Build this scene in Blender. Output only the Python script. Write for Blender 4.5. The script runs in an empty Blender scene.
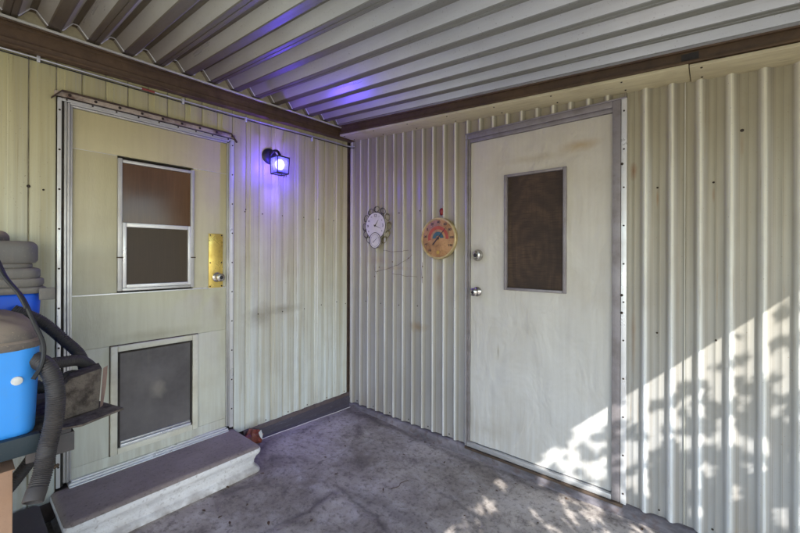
import bpy, bmesh, math, random
from mathutils import Vector, Matrix, noise
R = math.radians
random.seed(7)
sc = bpy.context.scene
COL = sc.collection

# ------------------------------------------------------------------ helpers
def link(o, parent=None):
    COL.objects.link(o)
    if parent is not None:
        o.parent = parent
    return o

def tag(o, label, cat, group=None):
    o['label'] = label; o['category'] = cat
    if group: o['group'] = group
    return o

def thing(name, loc, label, cat, group=None):
    o = bpy.data.objects.new(name, None); link(o)
    o.location = loc
    o.empty_display_size = .1
    return tag(o, label, cat, group)

def origin(o):
    v = Vector((0, 0, 0))
    while o is not None:
        v += o.location; o = o.parent
    return v

class MB:
    """collects shapes, in world coordinates, for ONE mesh"""
    def __init__(s): s.v = []; s.f = []; s.mi = []; s.uv = None
    def add(s, vs, fs, mi=0):
        n = len(s.v); s.v += [tuple(p) for p in vs]
        s.f += [tuple(n + i for i in f) for f in fs]; s.mi += [mi] * len(fs)
        return s
    def box(s, x0, x1, y0, y1, z0, z1, mi=0):
        vs = [(x, y, z) for x in (x0, x1) for y in (y0, y1) for z in (z0, z1)]
        return s.add(vs, [(0, 1, 3, 2), (4, 6, 7, 5), (0, 4, 5, 1), (2, 3, 7, 6), (0, 2, 6, 4), (1, 5, 7, 3)], mi)
    def obox(s, c, ax, ay, az, hx, hy, hz, mi=0):
        c = Vector(c); ax = Vector(ax).normalized(); ay = Vector(ay).normalized(); az = Vector(az).normalized()
        vs = [c + ax * (hx * i) + ay * (hy * j) + az * (hz * k) for i in (-1, 1) for j in (-1, 1) for k in (-1, 1)]
        return s.add(vs, [(0, 1, 3, 2), (4, 6, 7, 5), (0, 4, 5, 1), (2, 3, 7, 6), (0, 2, 6, 4), (1, 5, 7, 3)], mi)
    def ring(s, c, n, r, seg, up=None):
        n = Vector(n).normalized()
        a = n.orthogonal().normalized() if up is None else (Vector(up) - n * n.dot(Vector(up))).normalized()
        b = n.cross(a)
        return [Vector(c) + a * (r * math.cos(2 * math.pi * i / seg)) + b * (r * math.sin(2 * math.pi * i / seg)) for i in range(seg)]
    def lathe(s, base, axis, prof, seg=24, mi=0, caps=True):
        """prof: list of (distance along the axis, radius)"""
        axis = Vector(axis).normalized(); base = Vector(base)
        vs = []
        for d, r in prof: vs += s.ring(base + axis * d, axis, max(r, 1e-5), seg)
        fs = []
        for k in range(len(prof) - 1):
            for i in range(seg):
                j = (i + 1) % seg
                fs.append((k * seg + i, k * seg + j, (k + 1) * seg + j, (k + 1) * seg + i))
        if caps:
            fs.append(tuple(range(seg))[::-1]); fs.append(tuple((len(prof) - 1) * seg + i for i in range(seg)))
        return s.add(vs, fs, mi)
    def tube(s, pts, r, seg=10, mi=0, caps=True, closed=False, ripple=0.0, step=None):
        pts = [Vector(p) for p in pts]
        n = len(pts)
        rs = r if isinstance(r, (list, tuple)) else [r] * n
        prev = None; vs = []
        for i, p in enumerate(pts):
            a = pts[(i - 1) % n] if (i or closed) else p
            b = pts[(i + 1) % n] if (i < n - 1 or closed) else p
            t = (b - a).normalized()
            if prev is None: u = t.orthogonal().normalized()
            else: u = (prev - t * prev.dot(t)).normalized()
            prev = u; w = t.cross(u)
            for k in range(seg):
                an = 2 * math.pi * k / seg
                vs.append(p + (u * math.cos(an) + w * math.sin(an)) * rs[i])
        fs = []
        for i in range(n if closed else n - 1):
            j = (i + 1) % n
            for k in range(seg):
                l = (k + 1) % seg
                fs.append((i * seg + k, i * seg + l, j * seg + l, j * seg + k))
        if caps and not closed:
            fs.append(tuple(range(seg))[::-1]); fs.append(tuple((n - 1) * seg + k for k in range(seg)))
        return s.add(vs, fs, mi)
    def sweep(s, prof, a, b, mi=0, caps=True):
        """prof: closed polygon of 3D offsets, swept from a to b"""
        a = Vector(a); b = Vector(b); n = len(prof)
        vs = [a + Vector(p) for p in prof] + [b + Vector(p) for p in prof]
        fs = [(i, (i + 1) % n, n + (i + 1) % n, n + i) for i in range(n)]
        if caps: fs += [tuple(range(n))[::-1], tuple(range(n, 2 * n))]
        return s.add(vs, fs, mi)
    def build(s, name, mats, parent=None, bevel=0, smooth=False, seg=2, angle=35):
        me = bpy.data.meshes.new(name)
        o = bpy.data.objects.new(name, me); link(o, parent)
        off = origin(parent) if parent is not None else Vector((0, 0, 0))
        me.from_pydata([tuple(Vector(p) - off) for p in s.v], [], s.f)
        if not isinstance(mats, (list, tuple)): mats = [mats]
        for m in mats: me.materials.append(m)
        me.polygons.foreach_set('material_index', s.mi)
        bm = bmesh.new(); bm.from_mesh(me)
        bmesh.ops.recalc_face_normals(bm, faces=bm.faces)
        if bevel:
            es = [e for e in bm.edges if len(e.link_faces) == 2 and e.calc_face_angle(0) > R(30)]
            bmesh.ops.bevel(bm, geom=es, offset=bevel, segments=seg, affect='EDGES', profile=.6, clamp_overlap=True)
        bm.to_mesh(me); bm.free()
        if smooth or bevel:
            me.polygons.foreach_set('use_smooth', [True] * len(me.polygons))
            try: me.set_sharp_from_angle(angle=R(angle))
            except Exception: pass
        me.update()
        return o

def catmull(pts, n=8):
    pts = [Vector(p) for p in pts]
    P = [pts[0] * 2 - pts[1]] + pts + [pts[-1] * 2 - pts[-2]]
    out = []
    for i in range(1, len(P) - 2):
        for k in range(n):
            t = k / n
            out.append(.5 * ((2 * P[i]) + (P[i + 1] - P[i - 1]) * t + (2 * P[i - 1] - 5 * P[i] + 4 * P[i + 1] - P[i + 2]) * t * t
                             + (3 * P[i] - P[i - 1] - 3 * P[i + 1] + P[i + 2]) * t ** 3))
    out.append(pts[-1])
    return out

# ------------------------------------------------------------------ material nodes
class G:
    def __init__(g, name):
        g.m = bpy.data.materials.new(name); g.m.use_nodes = True
        g.t = g.m.node_tree; g.t.nodes.clear()
        g.out = g.t.nodes.new('ShaderNodeOutputMaterial')
        g.b = g.t.nodes.new('ShaderNodeBsdfPrincipled')
        g.t.links.new(g.b.outputs[0], g.out.inputs[0])
        g._geo = None
    def N(g, typ, **kw):
        n = g.t.nodes.new(typ)
        for k, v in kw.items():
            setattr(n, k, v)
        return n
    def put(g, sock, v):
        if isinstance(v, bpy.types.NodeSocket): g.t.links.new(v, sock)
        elif v is not None:
            if isinstance(v, (tuple, list)) and len(v) == 3 and len(sock.default_value) == 4: v = (*v, 1)
            sock.default_value = v
    def pos(g):
        if g._geo is None: g._geo = g.N('ShaderNodeNewGeometry').outputs['Position']
        return g._geo
    def vec(g, scale=(1, 1, 1), loc=(0, 0, 0)):
        m = g.N('ShaderNodeMapping'); g.put(m.inputs['Vector'], g.pos())
        m.inputs['Scale'].default_value = scale; m.inputs['Location'].default_value = loc
        return m.outputs[0]
    def noise(g, scale=5, stretch=(1, 1, 1), detail=4, rough=.55, loc=(0, 0, 0), dist=0):
        n = g.N('ShaderNodeTexNoise'); g.put(n.inputs['Vector'], g.vec(stretch, loc))
        n.inputs['Scale'].default_value = scale; n.inputs['Detail'].default_value = detail
        n.inputs['Roughness'].default_value = rough; n.inputs['Distortion'].default_value = dist
        return n.outputs[0]
    def ramp(g, v, stops):
        r = g.N('ShaderNodeValToRGB'); g.put(r.inputs[0], v)
        e = r.color_ramp.elements
        while len(e) < len(stops): e.new(.5)
        for i, (p, c) in enumerate(stops):
            e[i].position = p; e[i].color = (c, c, c, 1) if isinstance(c, (int, float)) else (*c, 1)
        return r.outputs[0]
    def mr(g, v, a, b, c=0., d=1.):
        n = g.N('ShaderNodeMapRange'); n.clamp = True; g.put(n.inputs[0], v)
        for i, x in enumerate((a, b, c, d)): g.put(n.inputs[i + 1], x)
        return n.outputs[0]
    def math(g, op, a, b=None, clamp=False):
        n = g.N('ShaderNodeMath', operation=op); n.use_clamp = clamp; g.put(n.inputs[0], a)
        if b is not None: g.put(n.inputs[1], b)
        return n.outputs[0]
    def mix(g, fac, a, b, mode='MIX'):
        n = g.N('ShaderNodeMix', data_type='RGBA', blend_type=mode)
        g.put(n.inputs[0], fac); g.put(n.inputs[6], a); g.put(n.inputs[7], b)
        return n.outputs[2]
    def xyz(g):
        n = g.N('ShaderNodeSeparateXYZ'); g.put(n.inputs[0], g.pos()); return n.outputs
    def blob(g, c, r, jitter=.5, hard=.5):
        """soft irregular spot in world space: 1 inside, 0 outside"""
        m = g.N('ShaderNodeMapping'); g.put(m.inputs[0], g.pos())
        m.vector_type = 'TEXTURE'; m.inputs['Location'].default_value = c; m.inputs['Scale'].default_value = r
        l = g.N('ShaderNodeVectorMath', operation='LENGTH'); g.put(l.inputs[0], m.outputs[0])
        n = g.noise(14, detail=5)
        d = g.math('ADD', l.outputs['Value'], g.math('MULTIPLY', g.math('SUBTRACT', n, .5), jitter * 2))
        return g.mr(d, 1.0, hard, 0, 1)
    def bump(g, h, strength=.3, dist=.01, prev=None):
        n = g.N('ShaderNodeBump'); n.inputs['Strength'].default_value = strength; n.inputs['Distance'].default_value = dist
        g.put(n.inputs['Height'], h)
        if prev is not None: g.put(n.inputs['Normal'], prev)
        return n.outputs[0]
    def fin(g, color, rough=.5, metal=0., normal=None, **kw):
        g.put(g.b.inputs['Base Color'], color); g.put(g.b.inputs['Roughness'], rough); g.put(g.b.inputs['Metallic'], metal)
        if normal is not None: g.put(g.b.inputs['Normal'], normal)
        for k, v in kw.items(): g.put(g.b.inputs[k], v)
        return g.m

def simple(name, col, rough=.5, metal=0., dirt=.25, scale=18, dirtcol=None, bump=.1, **kw):
    g = G(name)
    n = g.noise(scale, detail=6, rough=.6)
    dc = dirtcol or tuple(c * .45 for c in col)
    c = g.mix(g.mr(n, .42, .75, 0, dirt * 2), col, dc)
    n2 = g.noise(scale * 7, detail=3)
    c = g.mix(g.mr(n2, .55, .8, 0, dirt), c, dc)
    rr = g.mr(n, .3, .7, max(rough - .1, .05), min(rough + .15, 1))
    return g.fin(c, rr, metal, g.bump(n2, bump, .004), **kw)

def siding(name, col, top, streak, smudges=(), rough=.34, grain=(60, 60, 3), rib=False):
    """painted metal siding: vertical streaks, warm light tint put into the colour higher up, spots of grime"""
    g = G(name); X = g.xyz()
    c = g.mix(g.mr(X[2], .5, 2.2), col, top)  # cool skylight low and warm bounce high, put into the paint colour
    st = g.noise(1, stretch=(26, 26, .5), detail=5, rough=.65)
    c = g.mix(g.mr(st, .42, .72, 0, .75), c, streak)
    st2 = g.noise(1, stretch=(90, 90, 1.4), detail=3, loc=(3, 1, 2))
    c = g.mix(g.mr(st2, .5, .8, 0, .35), c, tuple(x * .55 for x in col))
    cl = g.noise(2.3, detail=6, rough=.65, loc=(9, 2, 4))
    c = g.mix(g.mr(cl, .5, .8, 0, .35), c, (.33, .28, .2))
    if rib:   # shade in the valleys and on one side of each rib, put into the colour
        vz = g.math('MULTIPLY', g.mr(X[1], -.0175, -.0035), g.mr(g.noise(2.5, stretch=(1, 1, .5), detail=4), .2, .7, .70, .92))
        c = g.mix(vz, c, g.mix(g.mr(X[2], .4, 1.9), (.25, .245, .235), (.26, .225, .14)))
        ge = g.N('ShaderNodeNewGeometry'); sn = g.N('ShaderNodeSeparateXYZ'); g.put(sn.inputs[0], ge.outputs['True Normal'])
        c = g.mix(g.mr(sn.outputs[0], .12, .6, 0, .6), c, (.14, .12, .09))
    # splash dirt along the bottom
    lo = g.math('MULTIPLY', g.mr(X[2], .45, .02), g.mr(g.noise(9, detail=5, stretch=(1, 1, .4)), .4, .7))
    c = g.mix(g.math('MULTIPLY', lo, .45), c, (.26, .21, .16))
    for (p, r, s, k) in smudges:
        c = g.mix(g.math('MULTIPLY', g.blob(p, r, .55, .0), s), c, k)
    fine = g.noise(1, stretch=grain, detail=4)
    fleck = g.noise(140, detail=2, loc=(5, 5, 1))
    c = g.mix(g.mr(fleck, .68, .76, 0, .6), c, (.2, .15, .1))
    drip = g.math('MULTIPLY', g.mr(g.noise(1, stretch=(70, 70, 1.1), detail=4, loc=(7, 7, 7)), .58, .70), g.mr(g.noise(3, loc=(1, 8, 3)), .5, .65))
    c = g.mix(g.math('MULTIPLY', drip, .7), c, (.24, .17, .09))
    nm = g.bump(fine, .18, .003, g.bump(g.noise(7, stretch=(1, 1, .35)), .25, .01))
    return g.fin(c, g.mr(st, .3, .8, rough - .06, rough + .2), 0., nm)

# left wall grime, right wall grime
brown = (.16, .12, .07)
M = {}
M['wallL'] = siding('cream_siding', (.67, .72, .70), (.54, .50, .26), (.40, .35, .19),
    smudges=[((0, -.84, .90), (.1, .13, .10), .6, (.22, .19, .13)), ((0, -.66, .93), (.1, .18, .045), .6, (.22, .19, .13)),
             ((0, -.87, .14), (.1, .10, .06), .6, (.3, .22, .14)), ((0, -1.98, .35), (.1, .12, .25), .5, (.3, .25, .18)),
             ((0, -.30, 1.55), (.1, .03, .12), .5, (.4, .3, .16))])
M['groove'] = simple('groove_shade', (.40, .37, .26), .7, dirt=.5, scale=9)  # crease shade of the siding grooves, put into the colour
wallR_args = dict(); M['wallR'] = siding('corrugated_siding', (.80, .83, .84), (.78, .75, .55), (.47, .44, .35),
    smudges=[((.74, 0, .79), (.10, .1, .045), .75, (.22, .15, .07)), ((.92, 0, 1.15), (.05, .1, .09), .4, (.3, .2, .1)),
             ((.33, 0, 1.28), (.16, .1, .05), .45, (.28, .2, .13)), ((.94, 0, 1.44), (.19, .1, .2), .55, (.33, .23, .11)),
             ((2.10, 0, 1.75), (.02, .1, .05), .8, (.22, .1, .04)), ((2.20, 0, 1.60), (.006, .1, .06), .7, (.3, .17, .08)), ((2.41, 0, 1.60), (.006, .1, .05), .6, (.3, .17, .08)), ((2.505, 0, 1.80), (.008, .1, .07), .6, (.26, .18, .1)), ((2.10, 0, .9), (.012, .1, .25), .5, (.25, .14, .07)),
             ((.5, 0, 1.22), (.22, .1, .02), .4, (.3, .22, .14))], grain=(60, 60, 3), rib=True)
SMR = [((.74, 0, .79), (.10, .1, .045), .8, (.16, .10, .05)), ((.92, 0, 1.15), (.05, .1, .09), .5, (.22, .14, .07)),
       ((.33, 0, 1.30), (.16, .1, .05), .6, (.2, .14, .09)), ((.94, 0, 1.44), (.19, .1, .2), .6, (.22, .15, .07)), ((.5, 0, 1.22), (.22, .1, .012), .6, (.15, .1, .06))]
M['wallR_valley'] = siding('corrugated_siding_valley', (.43, .435, .42), (.37, .33, .20), (.22, .18, .11), SMR, grain=(60, 60, 3))  # darker siding copy with the valley shade in its colour
M['wallR_shade'] = siding('corrugated_siding_shaded_side', (.25, .235, .205), (.21, .175, .10), (.12, .09, .055), SMR, grain=(60, 60, 3))  # darkest siding copy, shaded rib side put into the colour
M['wallL_dull'] = siding('siding_dull_strip', (.52, .54, .52), (.42, .37, .21), (.30, .26, .17))
def emboss(name, col, top, spots=(), wav=.35):
    g = G(name); X = g.xyz()
    c = g.mix(g.mr(X[2], .4, 2.0), col, top)  # same height tint as the siding: warm and cool light in the colour
    st = g.noise(1, stretch=(40, 40, 2.5), detail=5, rough=.6)
    c = g.mix(g.mr(st, .42, .8, 0, .2), c, tuple(x * .6 for x in top))
    bl = g.noise(3.1, detail=6, rough=.6)
    c = g.mix(g.mr(bl, .5, .8, 0, .35), c, (.36, .30, .2))
    e = g.mr(X[2], .5, .2, 0, .5)
    c = g.mix(g.math('MULTIPLY', e, g.mr(st, .35, .7)), c, (.42, .38, .32))
    for (p, r, s, k) in spots:
        c = g.mix(g.math('MULTIPLY', g.blob(p, r, .5, .0), s), c, k)
    v = g.N('ShaderNodeTexVoronoi'); g.put(v.inputs['Vector'], g.vec((160, 160, 45))); v.inputs['Scale'].default_value = 1
    nm = g.bump(v.outputs['Distance'], .22, .0016)
    nm = g.bump(g.noise(5.5, detail=3, stretch=(1, 1, .6), dist=.6), wav, .03, nm)
    return g.fin(c, g.mr(st, .3, .8, .42, .6), 0., nm)
M['doorL'] = emboss('cream_door_skin', (.67, .69, .62), (.55, .50, .29), [((0, -1.47, .87), (.1, .25, .04), .5, (.33, .3, .2)), ((0, -1.13, 1.02), (.1, .05, .12), .4, (.36, .3, .18))], .15)
M['doorR'] = emboss('embossed_door_skin', (.57, .57, .55), (.54, .51, .42),
    [((1.85, 0, 1.93), (.12, .1, .04), .8, (.38, .27, .13)), ((1.22, 0, 1.32), (.07, .1, .08), .6, (.28, .22, .15)),
     ((1.6, 0, 1.9), (.25, .1, .03), .4, (.36, .29, .17)), ((1.22, 0, 1.08), (.05, .1, .06), .45, (.3, .25, .18)),
     ((1.37, 0, .72), (.008, .1, .06), .6, (.2, .17, .12)), ((1.3, 0, .2), (.2, .1, .08), .4, (.36, .33, .28))], .5)
M['alu'] = simple('weathered_aluminium', (.60, .60, .60), .40, .6, dirt=.14, scale=5, dirtcol=(.2, .17, .14))
M['alu_bright'] = simple('bright_aluminium_trim', (.80, .81, .82), .32, .4, dirt=.12, scale=6, dirtcol=(.3, .26, .2))
M['mauve'] = simple('grey_door_frame_paint', (.27, .25, .26), .5, .3, dirt=.25, scale=12, dirtcol=(.13, .1, .08))
M['creamtrim'] = simple('cream_trim_paint', (.68, .67, .58), .5, dirt=.2, scale=5, dirtcol=(.3, .24, .15))
M['darkgap'] = simple('dark_joint', (.035, .03, .025), .8, dirt=.2)
M['screw'] = simple('rusty_screw', (.05, .035, .025), .6, .4, dirt=.4, scale=60)
M['rust'] = simple('rusty_metal', (.10, .068, .045), .75, .2, dirt=.5, scale=22, dirtcol=(.05, .035, .03))
M['chrome'] = simple('worn_chrome', (.55, .53, .5), .18, 1., dirt=.25, scale=40, dirtcol=(.15, .13, .1))
M['black'] = simple('black_painted_metal', (.025, .022, .03), .4, .3, dirt=.2)
def brassm():
    g = G('brass_plate'); n = g.noise(9, detail=5)
    c = g.mix(g.mr(n, .35, .7), (.95, .74, .22), (.62, .42, .10))
    c = g.mix(g.mr(g.noise(60), .6, .75, 0, .6), c, (.25, .16, .05))
    return g.fin(c, g.mr(n, .3, .7, .2, .4), .9)
M['brass'] = brassm()

def beammat(name, a, b):
    g = G(name); n = g.noise(4, detail=7, rough=.7, dist=.4)
    c = g.mix(g.mr(n, .38, .66), a, b)
    c = g.mix(g.mr(g.noise(30, detail=5), .5, .75, 0, .6), c, tuple(x * .4 for x in a))
    return g.fin(c, g.mr(n, .3, .7, .4, .65), 0., g.bump(g.noise(40), .15, .003))
M['beam'] = beammat('brown_painted_beam', (.15, .092, .048), (.075, .044, .025))
M['beamR'] = beammat('brown_painted_channel', (.12, .072, .034), (.07, .042, .023))
def roofmat():
    g = G('white_roof_pan'); X = g.xyz()
    st = g.noise(1, stretch=(.7, 14, 14), detail=6, rough=.6)
    c = g.mix(g.mr(st, .4, .75, 0, .5), (.72, .75, .74), (.48, .49, .46))
    c = g.mix(g.mr(X[0], 1.1, .05, 0, .7), c, (.30, .22, .15))  # recess shade near the house wall put into the pan colour
    n = g.noise(3, detail=6, loc=(3, 1, 0))
    c = g.mix(g.mr(n, .45, .85, 0, .3), c, (.34, .31, .26))
    c = g.mix(g.mr(g.noise(120, detail=2), .66, .74, 0, .35), c, (.15, .12, .1))
    return g.fin(c, g.mr(st, .3, .7, .27, .4), .35, g.bump(g.noise(1, stretch=(2, 60, 60)), .08, .002))
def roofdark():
    g = G('roof_pan_flats_shaded'); X = g.xyz()  # darker copy of the roof pan, shade of the flats painted in
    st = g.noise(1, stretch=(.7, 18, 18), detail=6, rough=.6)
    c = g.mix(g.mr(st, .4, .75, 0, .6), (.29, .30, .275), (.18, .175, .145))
    c = g.mix(g.mr(X[0], 1.5, .3, 0, .85), c, (.13, .09, .055))  # browner toward the house: recess shade painted into the flats
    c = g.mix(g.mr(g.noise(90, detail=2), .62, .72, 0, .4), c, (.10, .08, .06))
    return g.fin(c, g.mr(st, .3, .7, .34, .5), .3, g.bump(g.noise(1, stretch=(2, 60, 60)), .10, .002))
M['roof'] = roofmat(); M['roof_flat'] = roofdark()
def woodtrim():
    g = G('painted_board'); st = g.noise(1, stretch=(2.2, 60, 60), detail=6, rough=.65)
    c = g.mix(g.mr(st, .45, .8, 0, .55), (.64, .57, .36), (.40, .33, .19))
    c = g.mix(g.mr(g.noise(5, detail=5), .5, .75, 0, .4), c, (.34, .27, .17))
    crack = g.noise(1, stretch=(1.1, 85, 85), detail=2, loc=(4, 4, 4))
    c = g.mix(g.mr(crack, .72, .76, 0, .8), c, (.1, .07, .04))
    return g.fin(c, .6, 0., g.bump(st, .3, .004))
M['board'] = woodtrim()

def concrete():
    g = G('stained_concrete'); X = g.xyz()
    n1 = g.noise(1.6, detail=9, rough=.62, dist=.5)
    n2 = g.noise(6, detail=8, rough=.65, loc=(3, 2, 1), dist=.3)
    n3 = g.noise(38, detail=5, rough=.7)
    c = g.mix(g.mr(n1, .36, .64), (.19, .160, .135), (.49, .44, .395))
    c = g.mix(g.mr(n2, .5, .72, 0, .6), c, (.60, .56, .55))
    c = g.mix(g.mr(n2, .46, .30, 0, .8), c, (.10, .08, .075))
    c = g.mix(g.mr(n3, .50, .66, 0, .6), c, (.07, .055, .048))
    c = g.mix(g.mr(g.noise(85, detail=6, rough=.8), .60, .68, 0, .5), c, (.52, .49, .48))
    v = g.N('ShaderNodeTexVoronoi'); g.put(v.inputs['Vector'], g.vec((1, 1, 1))); v.inputs['Scale'].default_value = 110
    pit = g.mr(v.outputs['Distance'], .16, .05)
    c = g.mix(g.math('MULTIPLY', pit, .5), c, (.03, .025, .022))
    # dark seams where old layers end and along the wall feet
    def seg(a, b, w, s, k=(.055, .045, .045)):
        nonlocal c
        ax, ay = a; bx, by = b; L = math.hypot(bx - ax, by - ay); ux, uy = (bx - ax) / L, (by - ay) / L
        wob = g.math('MULTIPLY', g.math('SUBTRACT', g.noise(5, detail=5, loc=(ax, ay, 0)), .5), .16)
        dx = g.math('SUBTRACT', X[0], ax); dy = g.math('SUBTRACT', X[1], ay)
        al = g.math('ADD', g.math('MULTIPLY', dx, ux), g.math('MULTIPLY', dy, uy))
        pe = g.math('ADD', g.math('ADD', g.math('MULTIPLY', dx, -uy), g.math('MULTIPLY', dy, ux)), wob)
        wv = g.mr(g.noise(4, loc=(bx, by, 3)), .3, .7, w * .5, w * 1.5)
        m = g.mr(g.math('ABSOLUTE', pe), wv, 0, 0, 1)
        m = g.math('MULTIPLY', m, g.mr(al, -.05, .06)); m = g.math('MULTIPLY', m, g.mr(al, L + .05, L - .06))
        c = g.mix(g.math('MULTIPLY', m, s * .6), c, k)
    seg((.80, -1.45), (.81, -.82), .022, .8); seg((.78, -.81), (1.24, -.865), .022, .9); seg((.84, -.79), (1.42, -.72), .065, .7)
    seg((.70, -.80), (.90, -.79), .035, .6, (.10, .075, .06)); seg((1.22, -.46), (1.52, -.51), .022, .8); seg((1.30, -.42), (1.75, -.47), .03, .5)
    seg((1.16, -.66), (1.22, -.10), .016, .45); seg((.54, -.90), (.545, .0), .012, .4); seg((.16, -.88), (.80, -.83), .02, .35)
    seg((.1, -1.0), (.1, -.05), .06, .4); seg((.1, -.075), (2.6, -.06), .035, .75); seg((.25, -1.0), (.27, -1.6), .04, .4); seg((1.0, -.45), (1.2, -.62), .05, .4)
    h = g.math('ADD', g.math('MULTIPLY', n1, .6), g.math('MULTIPLY', n3, .12))
    nm = g.bump(pit, -.3, .003, g.bump(n3, .35, .004, g.bump(h, .5, .03)))
    return g.fin(c, g.mr(n1, .3, .7, .55, .8), 0., nm)
M['concrete'] = concrete()
def curbm():
    g = G('painted_curb'); n = g.noise(3, stretch=(1, 1, 3), detail=7, rough=.7)
    c = g.mix(g.mr(n, .38, .66), (.075, .068, .075), (.23, .21, .23))
    c = g.mix(g.mr(g.noise(24, detail=5), .5, .7, 0, .7), c, (.09, .055, .045))
    return g.fin(c, .7, 0., g.bump(g.noise(50), .4, .004))
M['curb'] = curbm()
def stepm(name, a, b, dk):
    g = G(name); n = g.noise(4, detail=8, rough=.7); X = g.xyz()
    c = g.mix(g.mr(n, .35, .65), a, b)
    c = g.mix(g.mr(g.noise(70, detail=4), .56, .72, 0, .6), c, dk)
    c = g.mix(g.math('MULTIPLY', g.mr(X[2], .10, .04), g.mr(g.noise(12, detail=5), .35, .6)), c, dk)
    c = g.mix(g.mr(g.noise(1, stretch=(9, 3, 9), detail=6, rough=.7), .50, .68, 0, .6), c, tuple(x * 1.5 for x in a) if a[0] < .4 else (.42, .40, .39))
    return g.fin(c, .75, 0., g.bump(g.noise(60, detail=5), .5, .005, g.bump(g.noise(11, detail=6, rough=.7), .4, .010)))
M['step_top'] = stepm('worn_step_tread', (.23, .19, .16), (.32, .27, .235), (.10, .075, .06))
M['step_face'] = stepm('whitewashed_step_face', (.66, .65, .66), (.82, .81, .81), (.33, .29, .27))
def panem(name, c1, c2, rough=.12, spec=.6):
    g = G(name); n = g.noise(3, detail=5, stretch=(1, 1, .6)); n2 = g.noise(1, stretch=(160, 160, 5), detail=2)
    c = g.mix(g.mr(n, .3, .7), c1, c2); c = g.mix(g.mr(n2, .45, .7, 0, .10), c, tuple(x * 1.9 for x in c2))
    return g.fin(c, g.mr(n, .3, .8, rough, rough + .18), 0., g.bump(n, .06, .01), **{'Specular IOR Level': spec})
M['pane_up'] = panem('amber_glass_pane', (.075, .034, .016), (.155, .075, .035), .10, .45)
M['pane_lo'] = panem('dark_screened_pane', (.050, .036, .024), (.072, .052, .034), .35, .35)
def ply():
    g = G('plywood_infill')
    w = g.N('ShaderNodeTexWave', wave_type='RINGS', rings_direction='Y'); g.put(w.inputs['Vector'], g.vec((1, 1, .38), (-1.595, 0, -.5)))
    w.inputs['Scale'].default_value = 7; w.inputs['Distortion'].default_value = 9; w.inputs['Detail'].default_value = 6; w.inputs['Detail Scale'].default_value = 1.2
    c = g.mix(g.mr(w.outputs[1], .1, .9), (.058, .038, .026), (.078, .050, .033))
    c = g.mix(g.mr(g.noise(1, stretch=(3, 3, 6), detail=5), .4, .62, 0, .75), c, (.030, .022, .018))
    c = g.mix(g.mr(g.noise(1, stretch=(5, 5, 9), detail=5, loc=(2, 2, 2)), .52, .7, 0, .5), c, (.11, .07, .045))
    c = g.mix(g.mr(g.noise(1, stretch=(12, 12, 260), detail=2), .5, .6, 0, .5), c, (.028, .02, .016))
    c = g.mix(g.mr(g.noise(1, stretch=(150, 150, 6)), .5, .75, 0, .4), c, (.03, .02, .014))
    return g.fin(c, .6, 0., None, **{'Specular IOR Level': .25})
M['ply'] = ply()
def flapm():
    g = G('smoky_flap'); X = g.xyz()
    n = g.noise(5, detail=6, rough=.6)
    c = g.mix(g.mr(n, .35, .7), (.075, .068, .074), (.16, .148, .155))
    c = g.mix(g.mr(X[2], .75, .40, 0, .4), c, (.16, .15, .15))
    c = g.mix(g.mr(g.noise(1, stretch=(30, 30, 2), detail=4), .5, .75, 0, .4), c, (.17, .155, .14))
    c = g.mix(g.math('MULTIPLY', g.blob((0, -1.467, .575), (.1, .05, .07), .9, .1), .45), c, (.36, .33, .29))
    return g.fin(c, g.mr(n, .3, .7, .28, .5), 0., g.bump(n, .15, .01))
M['flap'] = flapm()
def plasticm(name, c1, dirt, dc, rough=.38, zgrad=None):
    g = G(name); n = g.noise(6, detail=7, rough=.65)
    c = g.mix(g.mr(n, .45, .75, 0, dirt), c1, dc)
    c = g.mix(g.mr(g.noise(1, stretch=(30, 30, 4), detail=4), .55, .8, 0, dirt * .6), c, dc)
    c = g.mix(g.mr(g.noise(150, detail=2), .62, .72, 0, dirt), c, dc)
    if zgrad:
        nn = g.N('ShaderNodeNewGeometry'); s = g.N('ShaderNodeSeparateXYZ'); g.put(s.inputs[0], nn.outputs['Normal'])
        c = g.mix(g.math('MULTIPLY', g.mr(s.outputs[2], .1, .8), zgrad), c, dc)
    return g.fin(c, g.mr(n, .3, .8, rough, rough + .3), 0., g.bump(g.noise(90), .08, .002))
M['blue'] = plasticm('deep_blue_plastic', (.006, .10, .70), .15, (.10, .14, .28))
M['blue2'] = plasticm('bright_blue_plastic', (.045, .34, .95), .15, (.16, .32, .55), .42)
M['greylid'] = plasticm('dusty_grey_plastic', (.17, .165, .16), .7, (.27, .24, .21), .5, .5)
M['dusty'] = plasticm('dust_coated_dark_plastic', (.11, .10, .095), .8, (.40, .32, .25), .6, .9)
M['hose'] = plasticm('dusty_black_hose', (.034, .032, .034), .45, (.12, .10, .09), .45, .35)
M['cable'] = plasticm('black_cable_sheath', (.015, .015, .016), .3, (.08, .07, .06), .45)
M['tablegrey'] = plasticm('dusty_dark_tabletop', (.075, .07, .072), .5, (.16, .13, .12), .55, .4)
M['teal'] = plasticm('edging_blue_reflection', (.018, .034, .045), .3, (.07, .07, .07), .45, .3)  # teal paints the blue tub's reflection onto the dark table edge
M['blockd'] = simple('grimy_dark_board', (.155, .128, .108), .8, dirt=.7, scale=26, dirtcol=(.045, .035, .03), bump=.7)
M['blockp'] = plasticm('bare_pinkish_edge', (.36, .25, .20), .5, (.16, .11, .09), .8, .0)
M['card'] = plasticm('brown_cardboard', (.42, .255, .165), .3, (.25, .15, .10), .8)
M['white'] = simple('white_plastic', (.75, .75, .73), .4, dirt=.2)
M['sheet'] = None
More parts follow.
